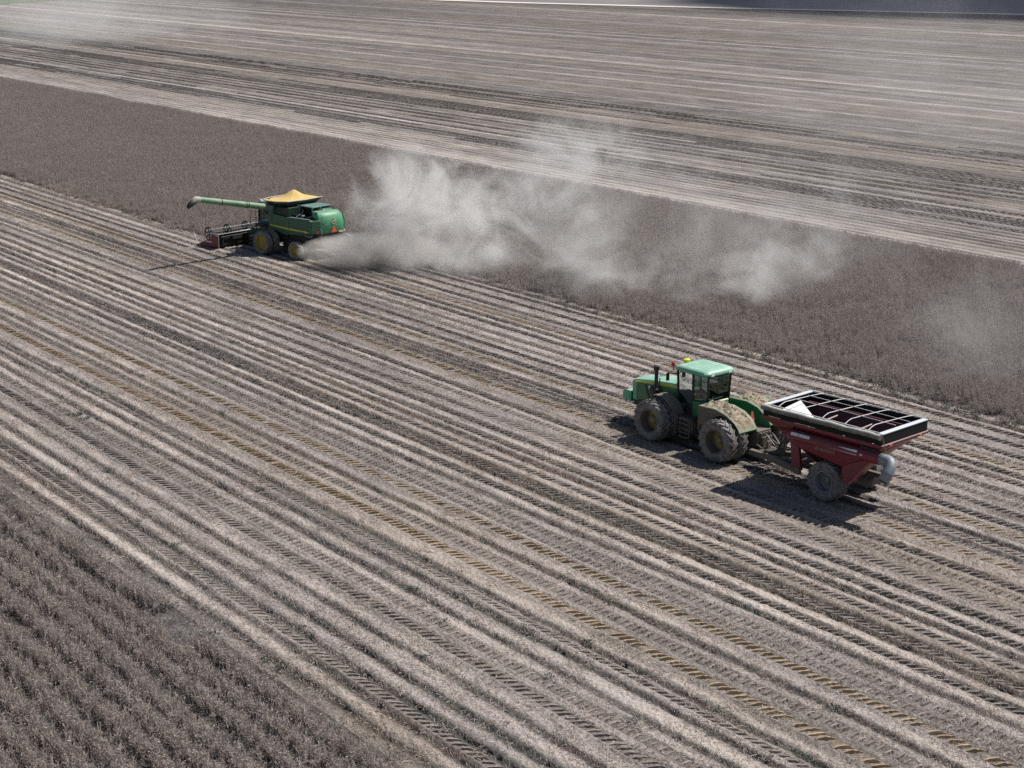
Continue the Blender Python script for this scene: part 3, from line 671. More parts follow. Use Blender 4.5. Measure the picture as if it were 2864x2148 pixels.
def rr(x, y, r, z, n=5):   # rounded rectangle outline
    p = []
    for (cx, cy, a0) in ((x - r, y - r, 0), (-x + r, y - r, 90), (-x + r, -y + r, 180), (x - r, -y + r, 270)):
        for k in range(n): a = R_(a0 + 90 * k / (n - 1)); p.append((cx + r * math.cos(a), cy + r * math.sin(a), z))
    return p
def shift(p, dx, dy): return [(a + dx, b + dy, c) for a, b, c in p]
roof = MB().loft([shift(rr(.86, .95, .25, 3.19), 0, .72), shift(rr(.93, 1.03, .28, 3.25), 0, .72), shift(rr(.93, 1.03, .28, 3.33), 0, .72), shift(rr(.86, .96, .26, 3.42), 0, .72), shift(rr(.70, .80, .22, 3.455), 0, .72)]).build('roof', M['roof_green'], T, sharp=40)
mb = MB()
for k in range(5): mb.box(-.50 + .22 * k, -.44 + .22 * k, .10, 1.30, 3.452, 3.462)
mb.build('roof_rib', M['roof_green'], roof, bevel=.008)
mb = MB(); mb.lathe([(3.42, .12), (3.48, .155), (3.55, .155), (3.58, .10)], 20, 'z', (-.12, 1.72, 0)); mb.box(-.24, .0, 1.55, 1.8, 3.36, 3.44); mb.build('satellite_receiver', paint('bright_yellow_plastic', (.72, .70, .02), .4, dust=.05, up=0), T)
b_ = MB().tube([(-.86, 1.66, 3.18), (-.98, 1.72, 3.24), (-.98, 1.72, 3.40)], .022).build('beacon_arm', M['black'], T)
MB().lathe([(3.40, .075), (3.44, .085), (3.56, .075), (3.59, .03)], 14, 'z', (-.98, 1.72, 0)).build('warning_beacon', paint('red_beacon_lens', (.42, .02, .03), .25, dust=.1, up=0), T)
mb = MB(); mb.tube([(-.76, 1.62, 3.02), (-1.18, 1.85, 3.06)], .025); mb.box(-1.26, -1.10, 1.82, 1.88, 2.72, 3.06); mb.build('mirror', M['black'], T)
mb = MB(); mb.tube([(.76, 1.62, 3.02), (1.18, 1.85, 3.06)], .025); mb.box(1.10, 1.26, 1.82, 1.88, 2.72, 3.06); mb.build('mirror', M['black'], T)
for x in (-.55, .55): MB().box(x - .10, x + .10, -.33, -.26, 3.22, 3.32).build('work_light', M['white'], T, bevel=.01)
mb = MB(); mb.box(-.24, .24, .15, .62, 1.75, 1.9); mb.box(-.24, .24, .08, .2, 1.85, 2.75); mb.build('seat', M['black'], T, bevel=.06)
mb = MB(); mb.tube([(0, 1.35, 1.6), (0, 1.12, 2.12)], .035); mb.lathe([(0, .19), (.025, .2), (.05, .19)], 20, 'z', (0, 1.1, 2.12)); mb.build('steering_column', M['black'], T)
# cream roller on the rear deck, deck rail
MB().tube([(-.50, -.34, 2.03), (.42, -.34, 2.03)], .062, 12).build('blind_roller', M['cream'], T)
mb = MB(); mb.box(-.62, .62, -.75, -.28, 1.28, 1.36); mb.build('rear_deck', M['green'], T, bevel=.02)
MB().tube([(.05, -.62, 1.36), (.05, -.62, 2.02), (.62, -.62, 2.02), (.62, -.62, 1.36)], .022).build('deck_rail', M['roof_green'], T)
MB().tube([(-.72, -.3, 1.36), (-.72, -.32, 2.10), (-.5, -.32, 2.14)], .03).build('deck_rail', M['roof_green'], T)
# tank, steps
mb = MB(); mb.prism([(.15, .62), (1.05, .58), (1.05, 1.22), (.15, 1.28)], 'x', -1.30, -.50); mb.build('fuel_tank', M['mud_metal'], T, bevel=.05)
mb = MB(); mb.prism([(.15, .62), (1.05, .58), (1.05, 1.22), (.15, 1.28)], 'x', .50, 1.30); mb.build('fuel_tank', M['mud_metal'], T, bevel=.05)
MB().box(-1.32, -.70, .05, 1.6, 1.28, 1.34).build('step_platform', M['dark_metal'], T, bevel=.01)
mb = MB()
for y in (.22, .78): mb.beam((-1.40, y, .42), (-1.36, y, 1.34), .05, .05)
for k in range(5): mb.box(-1.50, -1.32, .22, .78, .42 + .21 * k, .46 + .21 * k)
mb.build('ladder', M['mud_metal'], T)
# front mudguards: curved shells over the back half of the inner front tyres
def arc(cx, cz, r, a0, a1, n): return [(cx + r * math.cos(R_(a0 + (a1 - a0) * k / n)), cz + r * math.sin(R_(a0 + (a1 - a0) * k / n))) for k in range(n + 1)]
for sd in (-1, 1):
    out = arc(TY, TR, 1.10, 72, 205, 16); inn = arc(TY, TR, 1.05, 72, 205, 16)[::-1]
    MB().prism(out + inn, 'x', sd * .92, sd * 1.58).build('front_mudguard', M['mud_metal'], T, bevel=.01)
    mb = MB(); mb.box(min(sd * .64, sd * .95), max(sd * .64, sd * .95), 1.0, 1.35, 1.62, 1.70); mb.build('mudguard_bracket', M['dark_metal'], T)
    # rear mudguards: flat topped green boxes with an arched skirt
    top = [(-.55, 2.16), (-1.5, 2.20), (-2.15, 2.06), (-2.65, 1.77), (-2.92, 1.42)]
    un = [(-2.87, 1.36), (-2.58, 1.70), (-2.10, 1.99), (-1.5, 2.12), (-.60, 2.08)]
    g = MB().prism(top + un, 'x', min(sd * .42, sd * 1.56), max(sd * .42, sd * 1.56)).build('rear_mudguard', M['caked_green'], T, bevel=.012)
    skirt = [(-.50, 1.30), (-.52, 2.15), (-1.5, 2.19), (-2.15, 2.05), (-2.65, 1.76), (-2.88, 1.44)] + [(p, q) for p, q in arc(-TY, TR, 1.03, 150, 22, 14)]
    MB().prism(skirt, 'x', min(sd * 1.555, sd * 1.60), max(sd * 1.555, sd * 1.60)).build('skirt', M['mud_metal'], g)
    wallp = [(-.50, 1.25), (-.52, 2.15), (-1.5, 2.19), (-2.15, 2.05), (-2.65, 1.76), (-2.88, 1.42), (-2.88, 1.2)]
    MB().prism(wallp, 'x', min(sd * .40, sd * .44), max(sd * .40, sd * .44)).build('inner_wall', M['green'], g)
    MB().prism([(-.46, 1.05), (-.58, 1.05), (-.60, 2.1), (-.48, 2.15)], 'x', min(sd * .42, sd * 1.58), max(sd * .42, sd * 1.58)).build('front_wall', M['mud_metal'], g)
mb = MB(); mb.prism([(-.03, 1.66), (.13, 1.44), (.29, 1.66), (.18, 2.04), (.08, 2.04)], 'y', -2.42, -2.40)
mb.build('warning_triangle', M['pink'], T, loc=(-.36, 0, 0))
MB().beam((-.23, -2.38, 1.2), (-.23, -2.38, 1.9), .04, .04).build('triangle_post', M['black'], T)
# hydraulic couplers and hoses to the cart
for k in range(5):
    x = -.28 + .13 * k; sg = .10 * (k % 3)
    MB().tube([(x, -3.04, 1.15), (x, -3.3, 1.22 - sg), (x * .8 - .06, -3.8, .86 - sg), (x * .6 - .15, -4.5, .88 - sg * .5), (x * .5 - .22, -5.0, 1.0)], .022, 6).build('hydraulic_hose', M['hydr'], T)
# straw lying on the rear mudguards (its own heap of debris)
def straw_heap(name, sx0, sx1, label, seed):
    n1, n2 = 44, 26; vs = []; fs = []
    for i in range(n1):
        y = -.58 - 2.30 * i / (n1 - 1); zt = np.interp(-y, [.55, 1.5, 2.15, 2.65, 2.92], [2.16, 2.20, 2.06, 1.77, 1.42])
        for j in range(n2):
            x = sx0 + (sx1 - sx0) * j / (n2 - 1); e = min(j, n2 - 1 - j, i * .7, (n1 - 1 - i) * 1.2) / 4
            A = np.array([x * 5.0 + seed]); B = np.array([y * 5.0]); hh = .085 + .16 * float(fbm(A, B, 201 + seed, 3)[0]) + .05 * float(vn(A * 5, B * 5, 205)[0])
            vs.append((x, y, zt + max(-.05, hh * min(1, e) * 1.0) - .012))
    for i in range(n1 - 1):
        for j in range(n2 - 1): fs.append((i * n2 + j, i * n2 + j + 1, (i + 1) * n2 + j + 1, (i + 1) * n2 + j))
    o = MB().add(vs, fs).build(name, M['chaff'], None, T.location, (0, 0, T.rotation_euler.z), sharp=0)
    return tag(o, label, 'straw heap', 'straw caught on the tractor mudguards', 'thing')
straw_heap('straw_heap', -1.52, -.46, 'straw and chaff caught on the near left rear mudguard of the tractor', 1)
straw_heap('straw_heap', .46, 1.52, 'straw and chaff covering the far right rear mudguard of the tractor', 5)

# ------------------------------------------------------------------ the grain cart
G = empty('grain_cart', (49.3, 42.7, -.03), .09, 'dark red grain cart with black tarp band and white roof bows behind the tractor', 'grain cart')
LX, LY, ZT, ZB = 1.55, 2.92, 3.40, 2.95
def ring_wall(x, y, z0, z1, th, mb):
    for a in (((-x, x), (y - th, y)), ((-x, x), (-y, -y + th)), ((-x, -x + th), (-y + th, y - th)), ((x - th, x), (-y + th, y - th))):
        mb.box(a[0][0], a[0][1], a[1][0], a[1][1], z0, z1)
mb = MB(); ring_wall(LX - .01, LY - .01, ZB + .02, ZT - .02, .03, mb); mb.build('tarp_band', M['tarp'], G, bevel=.005)
# hopper: lip, sloped walls inside and out (open at the top)
def hop(mb, o0, z0, o1, z1):  # outlines (x0,x1,y0,y1)
    a = [(o0[0], o0[2], z0), (o0[1], o0[2], z0), (o0[1], o0[3], z0), (o0[0], o0[3], z0)]; b = [(o1[0], o1[2], z1), (o1[1], o1[2], z1), (o1[1], o1[3], z1), (o1[0], o1[3], z1)]
    mb.add(a + b, [(0, 1, 5, 4), (1, 2, 6, 5), (2, 3, 7, 6), (3, 0, 4, 7)])
BOT = (-.45, .45, -.75, .65)
mb = MB(); hop(mb, (-LX - .02, LX + .02, -LY - .02, LY + .02), 2.89, (-1.28, 1.28, -2.35, 2.38), 2.48); hop(mb, (-1.28, 1.28, -2.35, 2.38), 2.48, BOT, 1.02)
mb.add([(BOT[0], BOT[2], 1.02), (BOT[1], BOT[2], 1.02), (BOT[1], BOT[3], 1.02), (BOT[0], BOT[3], 1.02)], [(0, 1, 2, 3)])
tub = mb.build('hopper', M['red'], G, solid=.03, sharp=20)
mb = MB(); hop(mb, (-LX + .03, LX - .03, -LY + .03, LY - .03), 2.92, (-1.22, 1.22, -2.28, 2.3), 2.50); hop(mb, (-1.22, 1.22, -2.28, 2.3), 2.50, (-.40, .40, -.70, .60), 1.08)
mb.build('hopper_lining', M['red_in'], G, sharp=20)
mb = MB(); ring_wall(LX + .035, LY + .035, 2.85, 2.95, .07, mb); mb.build('lip', M['red'], tub, bevel=.01)
for y in (LY + .04, -LY - .04): MB().box(-LX, LX, y - .02, y + .02, 2.93, 2.965).build('lip_edge', paint('pink_highlight_lip', (.52, .38, .36), .5, dust=.2, up=0), tub)  # pink highlight along the flange lip, painted as a strip of its own
# rim: silver ends, white far pipe, rolled tarp on the near side
mb = MB(); mb.box(-LX + .04, LX, LY - .20, LY + .01, ZT - .025, ZT + .02); mb.build('end_cap', M['steel'], G, bevel=.01)
mb = MB(); mb.box(-LX + .04, LX, -LY - .01, -LY + .22, ZT - .025, ZT + .02); mb.build('end_cap', M['steel'], G, bevel=.01)
MB().tube([(LX - .02, -LY + .1, ZT + .02), (LX - .02, LY - .1, ZT + .02)], .026).build('far_rail', M['white'], G)
MB().tube([(-LX + .07, -LY + .15, ZT + .03), (-LX + .07, LY - .15, ZT + .03)], .02).build('near_rail', M['white'], G)
pts = []; rs = []
for k in range(26):
    y = LY - 2 * LY * k / 25; pts.append((-LX - .06 + .012 * math.sin(k * 1.7), y, ZT - .09 + .012 * math.sin(k * .9 + 1))); rs.append(.118 + .008 * math.sin(k * 2.3))
MB().tube(pts, rs, 12).build('rolled_tarp', M['tarp_olive'], G)
for y in (2.2, 1.1, 0, -1.1, -2.22):
    p = []
    for k in range(15):
        u = k / 14; x = -LX + .10 + u * (2 * LX - .14); z = ZT + .02 + .15 * min(1, u * 7) ** .7 * (1 - u) ** .6
        p.append((x, y, z))
    MB().tube(p, .017, 8).build('roof_bow', M['white'], G)
for x in (-.42, .55): MB().tube([(x, 2.25, ZT + (.17 if x < 0 else .12)), (x, .0, ZT + (.17 if x < 0 else .12)), (x, -2.75, ZT + (.13 if x < 0 else .07))], .013, 6).build('roof_cord', M['white'], G)
for y in (1.1, -.62, -2.02):
    MB().tube([(-1.36, y - .12, 2.72), (1.1, y + .02, 2.78)], .035, 8).build('cross_brace', paint('pale_pink_pipe', (.48, .37, .36), .5, dust=.3, up=0), G)
# white spill panel leaning in the front corner of the hopper
mb = MB(); mb.hexa([(-1.30, 1.35, 2.88), (-.28, 1.28, 2.93), (-.28, 1.31, 2.96), (-1.30, 1.38, 2.91), (-.85, 2.42, 3.14), (.42, 2.50, 3.24), (.42, 2.53, 3.27), (-.85, 2.45, 3.17)])
pn = mb.build('spill_panel', M['white'], G)
# the auger tube along the near side, its housing and spout
AX = -1.52
MB().lathe([(-2.92, .24), (-2.88, .255), (-.4, .255), (-.38, .27), (-.30, .27), (-.28, .255), (1.42, .255), (1.52, .23), (1.56, .12)], 24, 'y', (AX, 0, 2.42)).build('auger_tube', M['red'], G)
mb = MB(); mb.hexa([(-1.64, -1.15, 1.72), (-1.3, -1.15, 1.55), (-1.3, 1.15, 1.95), (-1.64, 1.15, 2.05), (-1.74, -2.3, 2.32), (-1.4, -2.3, 2.42), (-1.4, 1.35, 2.42), (-1.74, 1.35, 2.32)]); mb.build('auger_housing', M['red'], G, bevel=.02)
mb = MB(); mb.prism([(-1.15, 1.75), (-1.20, 1.12), (-1.45, 1.0), (-2.55, 2.20), (-2.45, 2.35)], 'x', -1.58, -1.0); mb.build('auger_boot', M['red'], G, bevel=.015)
MB().tube([(-1.61, -1.55, 1.08), (-1.61, -2.5, 2.2)], .02, 6).build('boot_strut', paint('pink_rubbed_edge', (.30, .10, .10), .5), G)
MB().tube([(AX, -2.3, 2.70), (AX + .04, -2.9, 2.66)], .06, 8).build('spout_ram', M['black'], G)
MB().tube([(AX, -1.95, 2.70), (AX, -2.75, 2.69)], .05, 8).build('spout_cylinder', M['dark_metal'], G)
sp = [(AX, -2.88, 2.42), (AX, -3.08, 2.42), (AX, -3.24, 2.415), (AX - .03, -3.36, 2.39), (AX - .10, -3.45, 2.32), (AX - .20, -3.49, 2.21), (AX - .33, -3.49, 2.06), (AX - .58, -3.46, 1.76)]
sv = MB().tube(sp, [.22, .22, .22, .22, .215, .212, .21, .21], 20, caps=False).build('spout', paint('weathered_zinc', (.20, .225, .25), .5, metal=.3, dust=.35, up=.15, dustc=(.34, .34, .33)), G, solid=.02)
MB().tube([tuple(Vector(sp[-1]) * .97 + Vector(sp[-2]) * .03), tuple(Vector(sp[-1]) * .25 + Vector(sp[-2]) * .75)], [.198, .198], 20).build('spout_mouth', M['black'], sv)  # black plug painting the shade inside the open spout
# decals and lettering on the tube
def on_tube(y0, y1, a0, a1, mat, name, wedge=False):
    mb = MB(); n = 5; vs = []; r = .262
    for (y, s0) in ((y0, 1.), (y1, .12 if wedge else 1.)):
        am = (a0 + a1) / 2
        for k in range(n):
            a = R_(am + (a0 + (a1 - a0) * k / (n - 1) - am) * s0); vs.append((AX - r * math.cos(a), y, 2.42 + r * math.sin(a)))
    mb.add(vs, [(k, k + 1, n + k + 1, n + k) for k in range(n - 1)]); return mb.build(name, mat, G, solid=.004, sharp=0)
on_tube(1.30, .93, 20, 48, M['white'], 'decal'); on_tube(.90, .36, 20, 48, M['white'], 'decal')
on_tube(-1.95, -1.05, 18, 40, M['white'], 'swoosh', True); on_tube(-1.95, -.7, -6, -1, M['white'], 'swoosh', True)
on_tube(-2.10, -2.22, 2, 16, M['cream'], 'sticker')
text('lettering', 'UNVERFERTH', .21, M['taupe'], G, (-1.755, -.42, 2.24), (R_(83), 0, R_(-90)), sx=.78)
# frame, axle, tongue, posts, wheels
mb = MB(); mb.box(-1.35, 1.35, -.42, -.16, .70, .92); mb.box(-.70, -.50, -2.0, 2.4, .82, 1.02); mb.box(.50, .70, -2.0, 2.4, .82, 1.02)
mb.beam((-.62, 2.3, .86), (-.12, 4.35, .62), .16, .24); mb.beam((.62, 2.3, .86), (.12, 4.35, .62), .16, .24); mb.box(-.12, .12, 3.9, 4.75, .50, .72); mb.box(-.55, .55, 1.55, 1.75, .84, 1.0)
mb.beam((-1.42, 1.0, .92), (-.4, 3.55, .76), .14, .26)
mb.build('frame', M['mud_metal'], G, bevel=.015)
mb = MB(); mb.box(-.34, .22, 3.0, 3.75, .84, .98); mb.build('toolbox', M['dark_metal'], G, bevel=.02)
mb = MB(); mb.prism([(3.7, .75), (3.95, .75), (3.82, 1.30), (3.74, 1.30)], 'x', -.10, .10); mb.build('hitch_mast', M['mud_metal'], G, bevel=.01)
for sd in (-1, 1): MB().prism([(1.02, .95), (1.48, .95), (1.62, 2.22), (1.22, 2.22)], 'x', min(sd * 1.36, sd * 1.2), max(sd * 1.36, sd * 1.2)).build('support_post', M['red'], G, bevel=.01)
mb = MB()
for (x0, y0, x1, y1) in ((-1.1, 2.2, -.45, 2.9), (-.2, 2.3, -.15, 3.3), (.25, 2.3, .2, 3.3)): mb.tube([(x0, y0, 2.42), (x1, y1, .9)], .03, 6)
mb.build('hopper_strut', M['dark_metal'], G)
for k, (x, y) in enumerate(((-.42, 2.55), (-.28, 2.75), (-.12, 2.62), (.02, 2.8))):
    MB().tube([(x, y - .35, 2.36), (x + .05, y, 1.75), (x - .05, y + .12, 1.3), (x + .02, y + .3, .95)], .022, 6).build('hose', M['hydr'], G)
gw = wheel(G, (-1.26, -.29, .83), .83, .74, .45, 17, M['rim_grey'], M['rim_grey'], .30, lh=.045, lw=.06, sweep=.42)
copy_part(gw, G, (1.26, -.29, .83), (.4, 0, PI))
MB().tube([(-LX + .02, -LY + .02, ZT), (-LX + .05, -LY - .10, 3.0), (-1.28, -LY - .16, 2.2), (-1.08, -LY - .14, 1.5), (-1.02, -LY - .12, 1.12), (-1.08, -LY - .12, .95)], .016, 6).build('tarp_cord', paint('frayed_rope', (.20, .15, .13), .8), G)
for x in (-1.0, 1.0): MB().box(x - .09, x + .09, -LY - .08, -LY - .05, 2.87, 2.92).build('tail_light', M['pink'], G)

# ------------------------------------------------------------------ the combine harvester
H = empty('combine_harvester', (58.5, 101.5, -.03), .19, 'green combine harvester with raised unloading auger cutting along the edge of the standing crop', 'combine harvester')
wf = wheel(H, (-2.56, 1.60, .86), .86, .50, .55, 20, M['yellow'], M['yellow'], .12, lh=.05, lw=.06, sweep=.3)
for x, fl in ((-1.90, 0), (1.90, 1), (2.56, 1)): copy_part(wf, H, (x, 1.60, .86), (.3 * x, 0, PI if fl else 0))
wr = wheel(H, (-2.40, -1.78, .66), .66, .46, .34, 16, M['yellow'], M['yellow'], .12, lh=.045, lw=.055, sweep=.4)
copy_part(wr, H, (2.40, -1.78, .66), (.5, 0, PI))
mb = MB(); mb.tube([(-2.3, 1.6, .86), (2.3, 1.6, .86)], .2, 12); mb.box(-.9, .9, 1.2, 2.0, .7, 1.3); mb.beam((-2.2, -1.78, .66), (2.2, -1.78, .66), .22, .22); mb.box(-.35, .35, -2.0, -1.5, .66, 1.3)
mb.box(-1.15, 1.15, -2.7, 3.0, 1.05, 1.75); mb.box(-1.3, 1.3, -1.3, .9, .42, 1.1); mb.box(-1.3, -.6, .4, 2.6, 1.0, 1.5); mb.build('chassis', M['dark_metal'], H, bevel=.02)
# main body core
mb = MB(); mb.box(-1.40, 1.40, -2.3, 2.35, 1.5, 2.72); mb.build('body', M['green_combine'], H, bevel=.04)
# side panels with the yellow stripe
for sd in (-1, 1):
    fr = [(-.12, 1.50), (.55, 1.46), (1.15, 1.66), (1.95, 1.92), (2.02, 2.86), (.0, 2.74), (-.12, 2.735)]
    re = [(-.16, 1.50), (-.16, 2.735), (-1.4, 2.74), (-2.35, 2.80), (-2.52, 2.68), (-2.55, 1.86), (-2.42, 1.78), (-1.2, 1.60)]
    pf = MB().prism(fr, 'x', min(sd * 1.50, sd * 1.60), max(sd * 1.50, sd * 1.60)).build('side_panel', M['green_combine'], H, bevel=.035)
    pr = MB().prism(re, 'x', min(sd * 1.50, sd * 1.62), max(sd * 1.50, sd * 1.62)).build('side_panel', M['green_combine'], H, bevel=.035)
    MB().prism([(1.93, 1.98), (1.93, 2.05), (-.1, 1.98), (-.1, 1.86)], 'x', min(sd * 1.602, sd * 1.612), max(sd * 1.602, sd * 1.612)).build('stripe', M['gold_stripe'], pf, sharp=0)
    MB().prism([(-.18, 1.86), (-.18, 1.98), (-2.3, 1.95), (-2.3, 1.88)], 'x', min(sd * 1.622, sd * 1.632), max(sd * 1.622, sd * 1.632)).build('stripe', M['gold_stripe'], pr, sharp=0)
    MB().prism([(-.3, 2.75), (-.3, 2.775), (-2.3, 2.84), (-2.3, 2.815)], 'x', min(sd * 1.50, sd * 1.62), max(sd * 1.50, sd * 1.62)).build('top_edge', M['galv'], pr)
    MB().lathe([(-.02, .10), (.05, .11), (.09, .07), (.10, .01)], 16, 'x', (0, 0, 0)).build('side_light', M['amber'], H, loc=(sd * 1.66, -2.05, 1.93), rot=(0, 0, PI if sd < 0 else 0))
    MB().tube([(sd * 1.6, -1.9, 1.70), (sd * 1.72, -2.0, 1.62), (sd * 1.72, -2.45, 1.60), (sd * 1.6, -2.6, 1.68)], .022, 6).build('grab_rail', M['galv'], H)
# rear corner cover, rear hood, emblem, warning triangle
for sd in (-1, 1):
    mb = MB(); mb.hexa([(sd * 1.58, -2.56, 1.82), (sd * 1.02, -2.80, 1.76), (sd * 1.02, -2.40, 1.76), (sd * 1.50, -2.40, 1.82), (sd * 1.58, -2.56, 2.70), (sd * .92, -2.78, 2.74), (sd * .92, -2.40, 2.74), (sd * 1.50, -2.40, 2.70)])
    mb.build('corner_cover', M['green_combine'], H, bevel=.03)
HC = paint('rear_hood_green', (.05, .28, .14), .40, dust=.2, up=.25, dustc=(.30, .36, .26))  # combine green lightened: sky reflection painted into the hood colour, plus dust
def rsec(z, x0, x1, yb, bulge):
    n = 12; p = []
    for k in range(n + 1):
        u = k / n; x = x0 + (x1 - x0) * u; p.append((x, yb - bulge * (1 - abs(2 * u - 1) ** 3.2), z))
    p += [(x1 - .02, yb + .55, z), (x0 + .02, yb + .55, z)]; return p
hd = MB().loft([rsec(1.76, -.92, 1.28, -2.62, .20), rsec(1.95, -.98, 1.32, -2.68, .24), rsec(2.5, -1.02, 1.30, -2.70, .27), rsec(2.95, -1.0, 1.20, -2.62, .26), rsec(3.16, -.94, 1.08, -2.50, .22), rsec(3.26, -.84, .96, -2.36, .15)]).build('rear_hood', HC, H, sharp=30)
MB().tube([(1.12, -2.60, 1.85), (1.36, -2.66, 1.95), (1.36, -2.66, 2.7), (1.20, -2.55, 3.2), (.98, -2.30, 3.46), (.5, -1.9, 3.5)], .028, 8).build('hood_rail', M['dark_metal'], H)
em = MB(); em.lathe([(0, .205), (.012, .205), (.012, .175), (0, .175)], 32, 'y', (0, 0, 0), closed=True); em = em.build('emblem', M['cream'], H, loc=(.10, -2.985, 2.62), rot=(R_(-3), 0, 0))
MB().lathe([(.006, .176), (.010, .176)], 32, 'y').build('emblem_field', M['green_combine'], em)
deer = [(-.135, -.06), (-.10, -.02), (-.07, .03), (-.01, .045), (.035, .05), (.055, .10), (.03, .135), (.075, .115), (.10, .13), (.092, .10), (.135, .085), (.12, .068), (.085, .065), (.075, .02), (.13, -.005), (.135, -.03), (.08, -.02), (.03, -.035), (-.03, -.03), (-.075, -.075), (-.125, -.10), (-.085, -.055), (-.10, -.04)]
MB().prism([(a * 1.05, b * 1.05) for a, b in deer], 'y', -.008, .002).build('deer_mark', M['cream'], em, sharp=0)
tr = MB().prism([(-.22, -.16), (.22, -.16), (.25, -.11), (.045, .23), (-.045, .23), (-.25, -.11)], 'y', -.012, 0).build('warning_triangle', M['orange'], H, loc=(.12, -2.965, 1.98))
MB().prism([(-.12, -.09), (.12, -.09), (0, .12)], 'y', -.017, -.0125).build('triangle_centre', paint('bright_orange_film', (.85, .16, .03), .5, dust=.05, up=0), tr)
MB().box(-1.36, -1.14, -2.80, -2.74, 1.88, 1.98).build('tail_light', paint('red_tail_lens', (.40, .01, .02), .3, dust=.1, up=0), H)
mb = MB(); mb.tube([(-.97, -2.86, 1.66), (-.99, -2.92, 1.9), (-.97, -2.88, 2.08), (-1.03, -2.86, 2.12)], .025, 6); mb.build('hood_latch', M['galv'], H)
mb = MB(); mb.box(.66, 1.26, -2.9, -2.80, 1.74, 1.80); mb.lathe([(0, .06), (.05, .06)], 12, 'y', (1.16, -2.92, 1.86)); mb.build('licence_bracket', M['cream'], H)
# straw chopper and spreader under the hood
mb = MB(); mb.frus((-.95, .95, -3.0, -1.9), .85, (-1.0, 1.15, -2.7, -1.6), 1.72); mb.box(-1.05, 1.05, -3.15, -2.6, .80, .95); mb.build('straw_spreader', M['dark_metal'], H, bevel=.03)
# engine deck: dark walls, screen drum, pipes, light top grating
mb = MB(); mb.box(-1.05, 1.30, -2.2, .05, 2.70, 2.86); mb.box(-.25, 1.20, -1.9, .0, 2.86, 3.34); mb.build('engine_deck', M['black'], H, bevel=.02)
PG = paint('oily_pale_green', (.055, .17, .13), .4, dust=.25, up=.25, dustc=(.25, .33, .29))
mb = MB(); mb.box(-.62, 1.18, -1.62, -.18, 3.42, 3.50); mb.beam((-.62, -1.60, 2.85), (-.62, -1.60, 3.42), .10, .10); mb.beam((.1, -1.62, 2.85), (.1, -1.62, 3.42), .08, .08); mb.beam((1.12, -1.6, 2.85), (1.12, -1.6, 3.42), .10, .10); mb.beam((-.62, -.25, 2.85), (-.62, -.25, 3.42), .1, .1); mb.beam((-.62, -1.6, 3.1), (-.1, -1.62, 2.9), .07, .07); mb.build('engine_frame', PG, H, bevel=.015)
mb = MB()
mb.lathe([(0, .16), (.10, .19), (.22, .15), (.36, .20), (.50, .16), (.64, .18), (.74, .10)], 18, 'x', (.02, -1.88, 3.17)); mb.build('air_cleaner', PG, H)
mb = MB(); mb.tube([(-.5, -1.72, 2.9), (-.3, -1.85, 3.1), (-.1, -1.86, 3.2), (.05, -1.88, 3.18)], .06, 8); mb.tube([(.75, -1.9, 3.2), (.95, -1.85, 3.25), (1.0, -1.6, 3.3)], .07, 8); mb.tube([(-.45, -1.9, 2.88), (.6, -1.95, 2.95)], .035, 6); mb.build('engine_pipe', PG, H)
mb = MB(); mb.lathe([(0, .10), (.22, .10)], 14, 'x', (-1.2, -1.1, 2.86)); mb.tube([(-1.25, -.6, 2.8), (-.8, -.7, 3.0), (-.6, -.6, 3.2)], .05, 8); mb.build('muffler', M['rim_grey'], H)
mb = MB()
for (p, q) in (((-.72, -.1), (-.72, -1.7)), ((-.72, -1.7), (-.2, -1.72))): mb.tube([(p[0], p[1], 3.52), (q[0], q[1], 3.50)], .025, 6)
mb.build('deck_rail', M['galv'], H)
# grain tank with flared extensions
mb = MB(); mb.box(-1.45, 1.45, .05, 2.75, 2.70, 3.36); mb.build('grain_tank', paint('blackened_green_paint', (.006, .026, .016), .55, dust=.15, up=.1, dustc=(.05, .06, .05)), H, bevel=.03)
RIM = [(-1.35, .16), (.2, .02), (1.95, .22), (2.08, .6), (2.08, 2.1), (1.7, 2.72), (-.45, 2.82), (-1.65, 2.5), (-2.0, 1.9), (-1.9, .9)]
LOW = [(-1.2, .32), (.15, .25), (1.3, .34), (1.42, .7), (1.42, 2.0), (1.25, 2.55), (-.3, 2.62), (-1.25, 2.45), (-1.4, 1.9), (-1.38, .9)]
ex = MB().loft([[(a, b, 3.38) for a, b in LOW], [(a, b, 3.78) for a, b in RIM]], caps=False).build('tank_extension', paint('dark_tank_green', (.008, .040, .025), .5, dust=.2, up=.1, dustc=(.06, .075, .06)), H, solid=.03, sharp=15)
MB().tube([(a, b, 3.785) for a, b in RIM] + [(RIM[0][0], RIM[0][1], 3.785)], .035, 6).build('tank_rim', paint('chalky_rim', (.50, .44, .42), .6, dust=.2, up=0), ex)
MB().tube([(-1.35, 2.45, 3.70), (-1.25, 2.05, 3.90)], .025, 6).build('rim_brace', M['dark_metal'], ex)
MB().hexa([(-2.02, 1.7, 3.70), (-1.45, 2.6, 3.70), (-1.62, 2.9, 3.70), (-2.25, 1.95, 3.70), (-2.02, 1.7, 3.76), (-1.45, 2.6, 3.76), (-1.62, 2.9, 3.76), (-2.25, 1.95, 3.76)]).build('rim_corner', paint('chalky_corner', (.46, .41, .40), .6, dust=.2, up=0), ex)
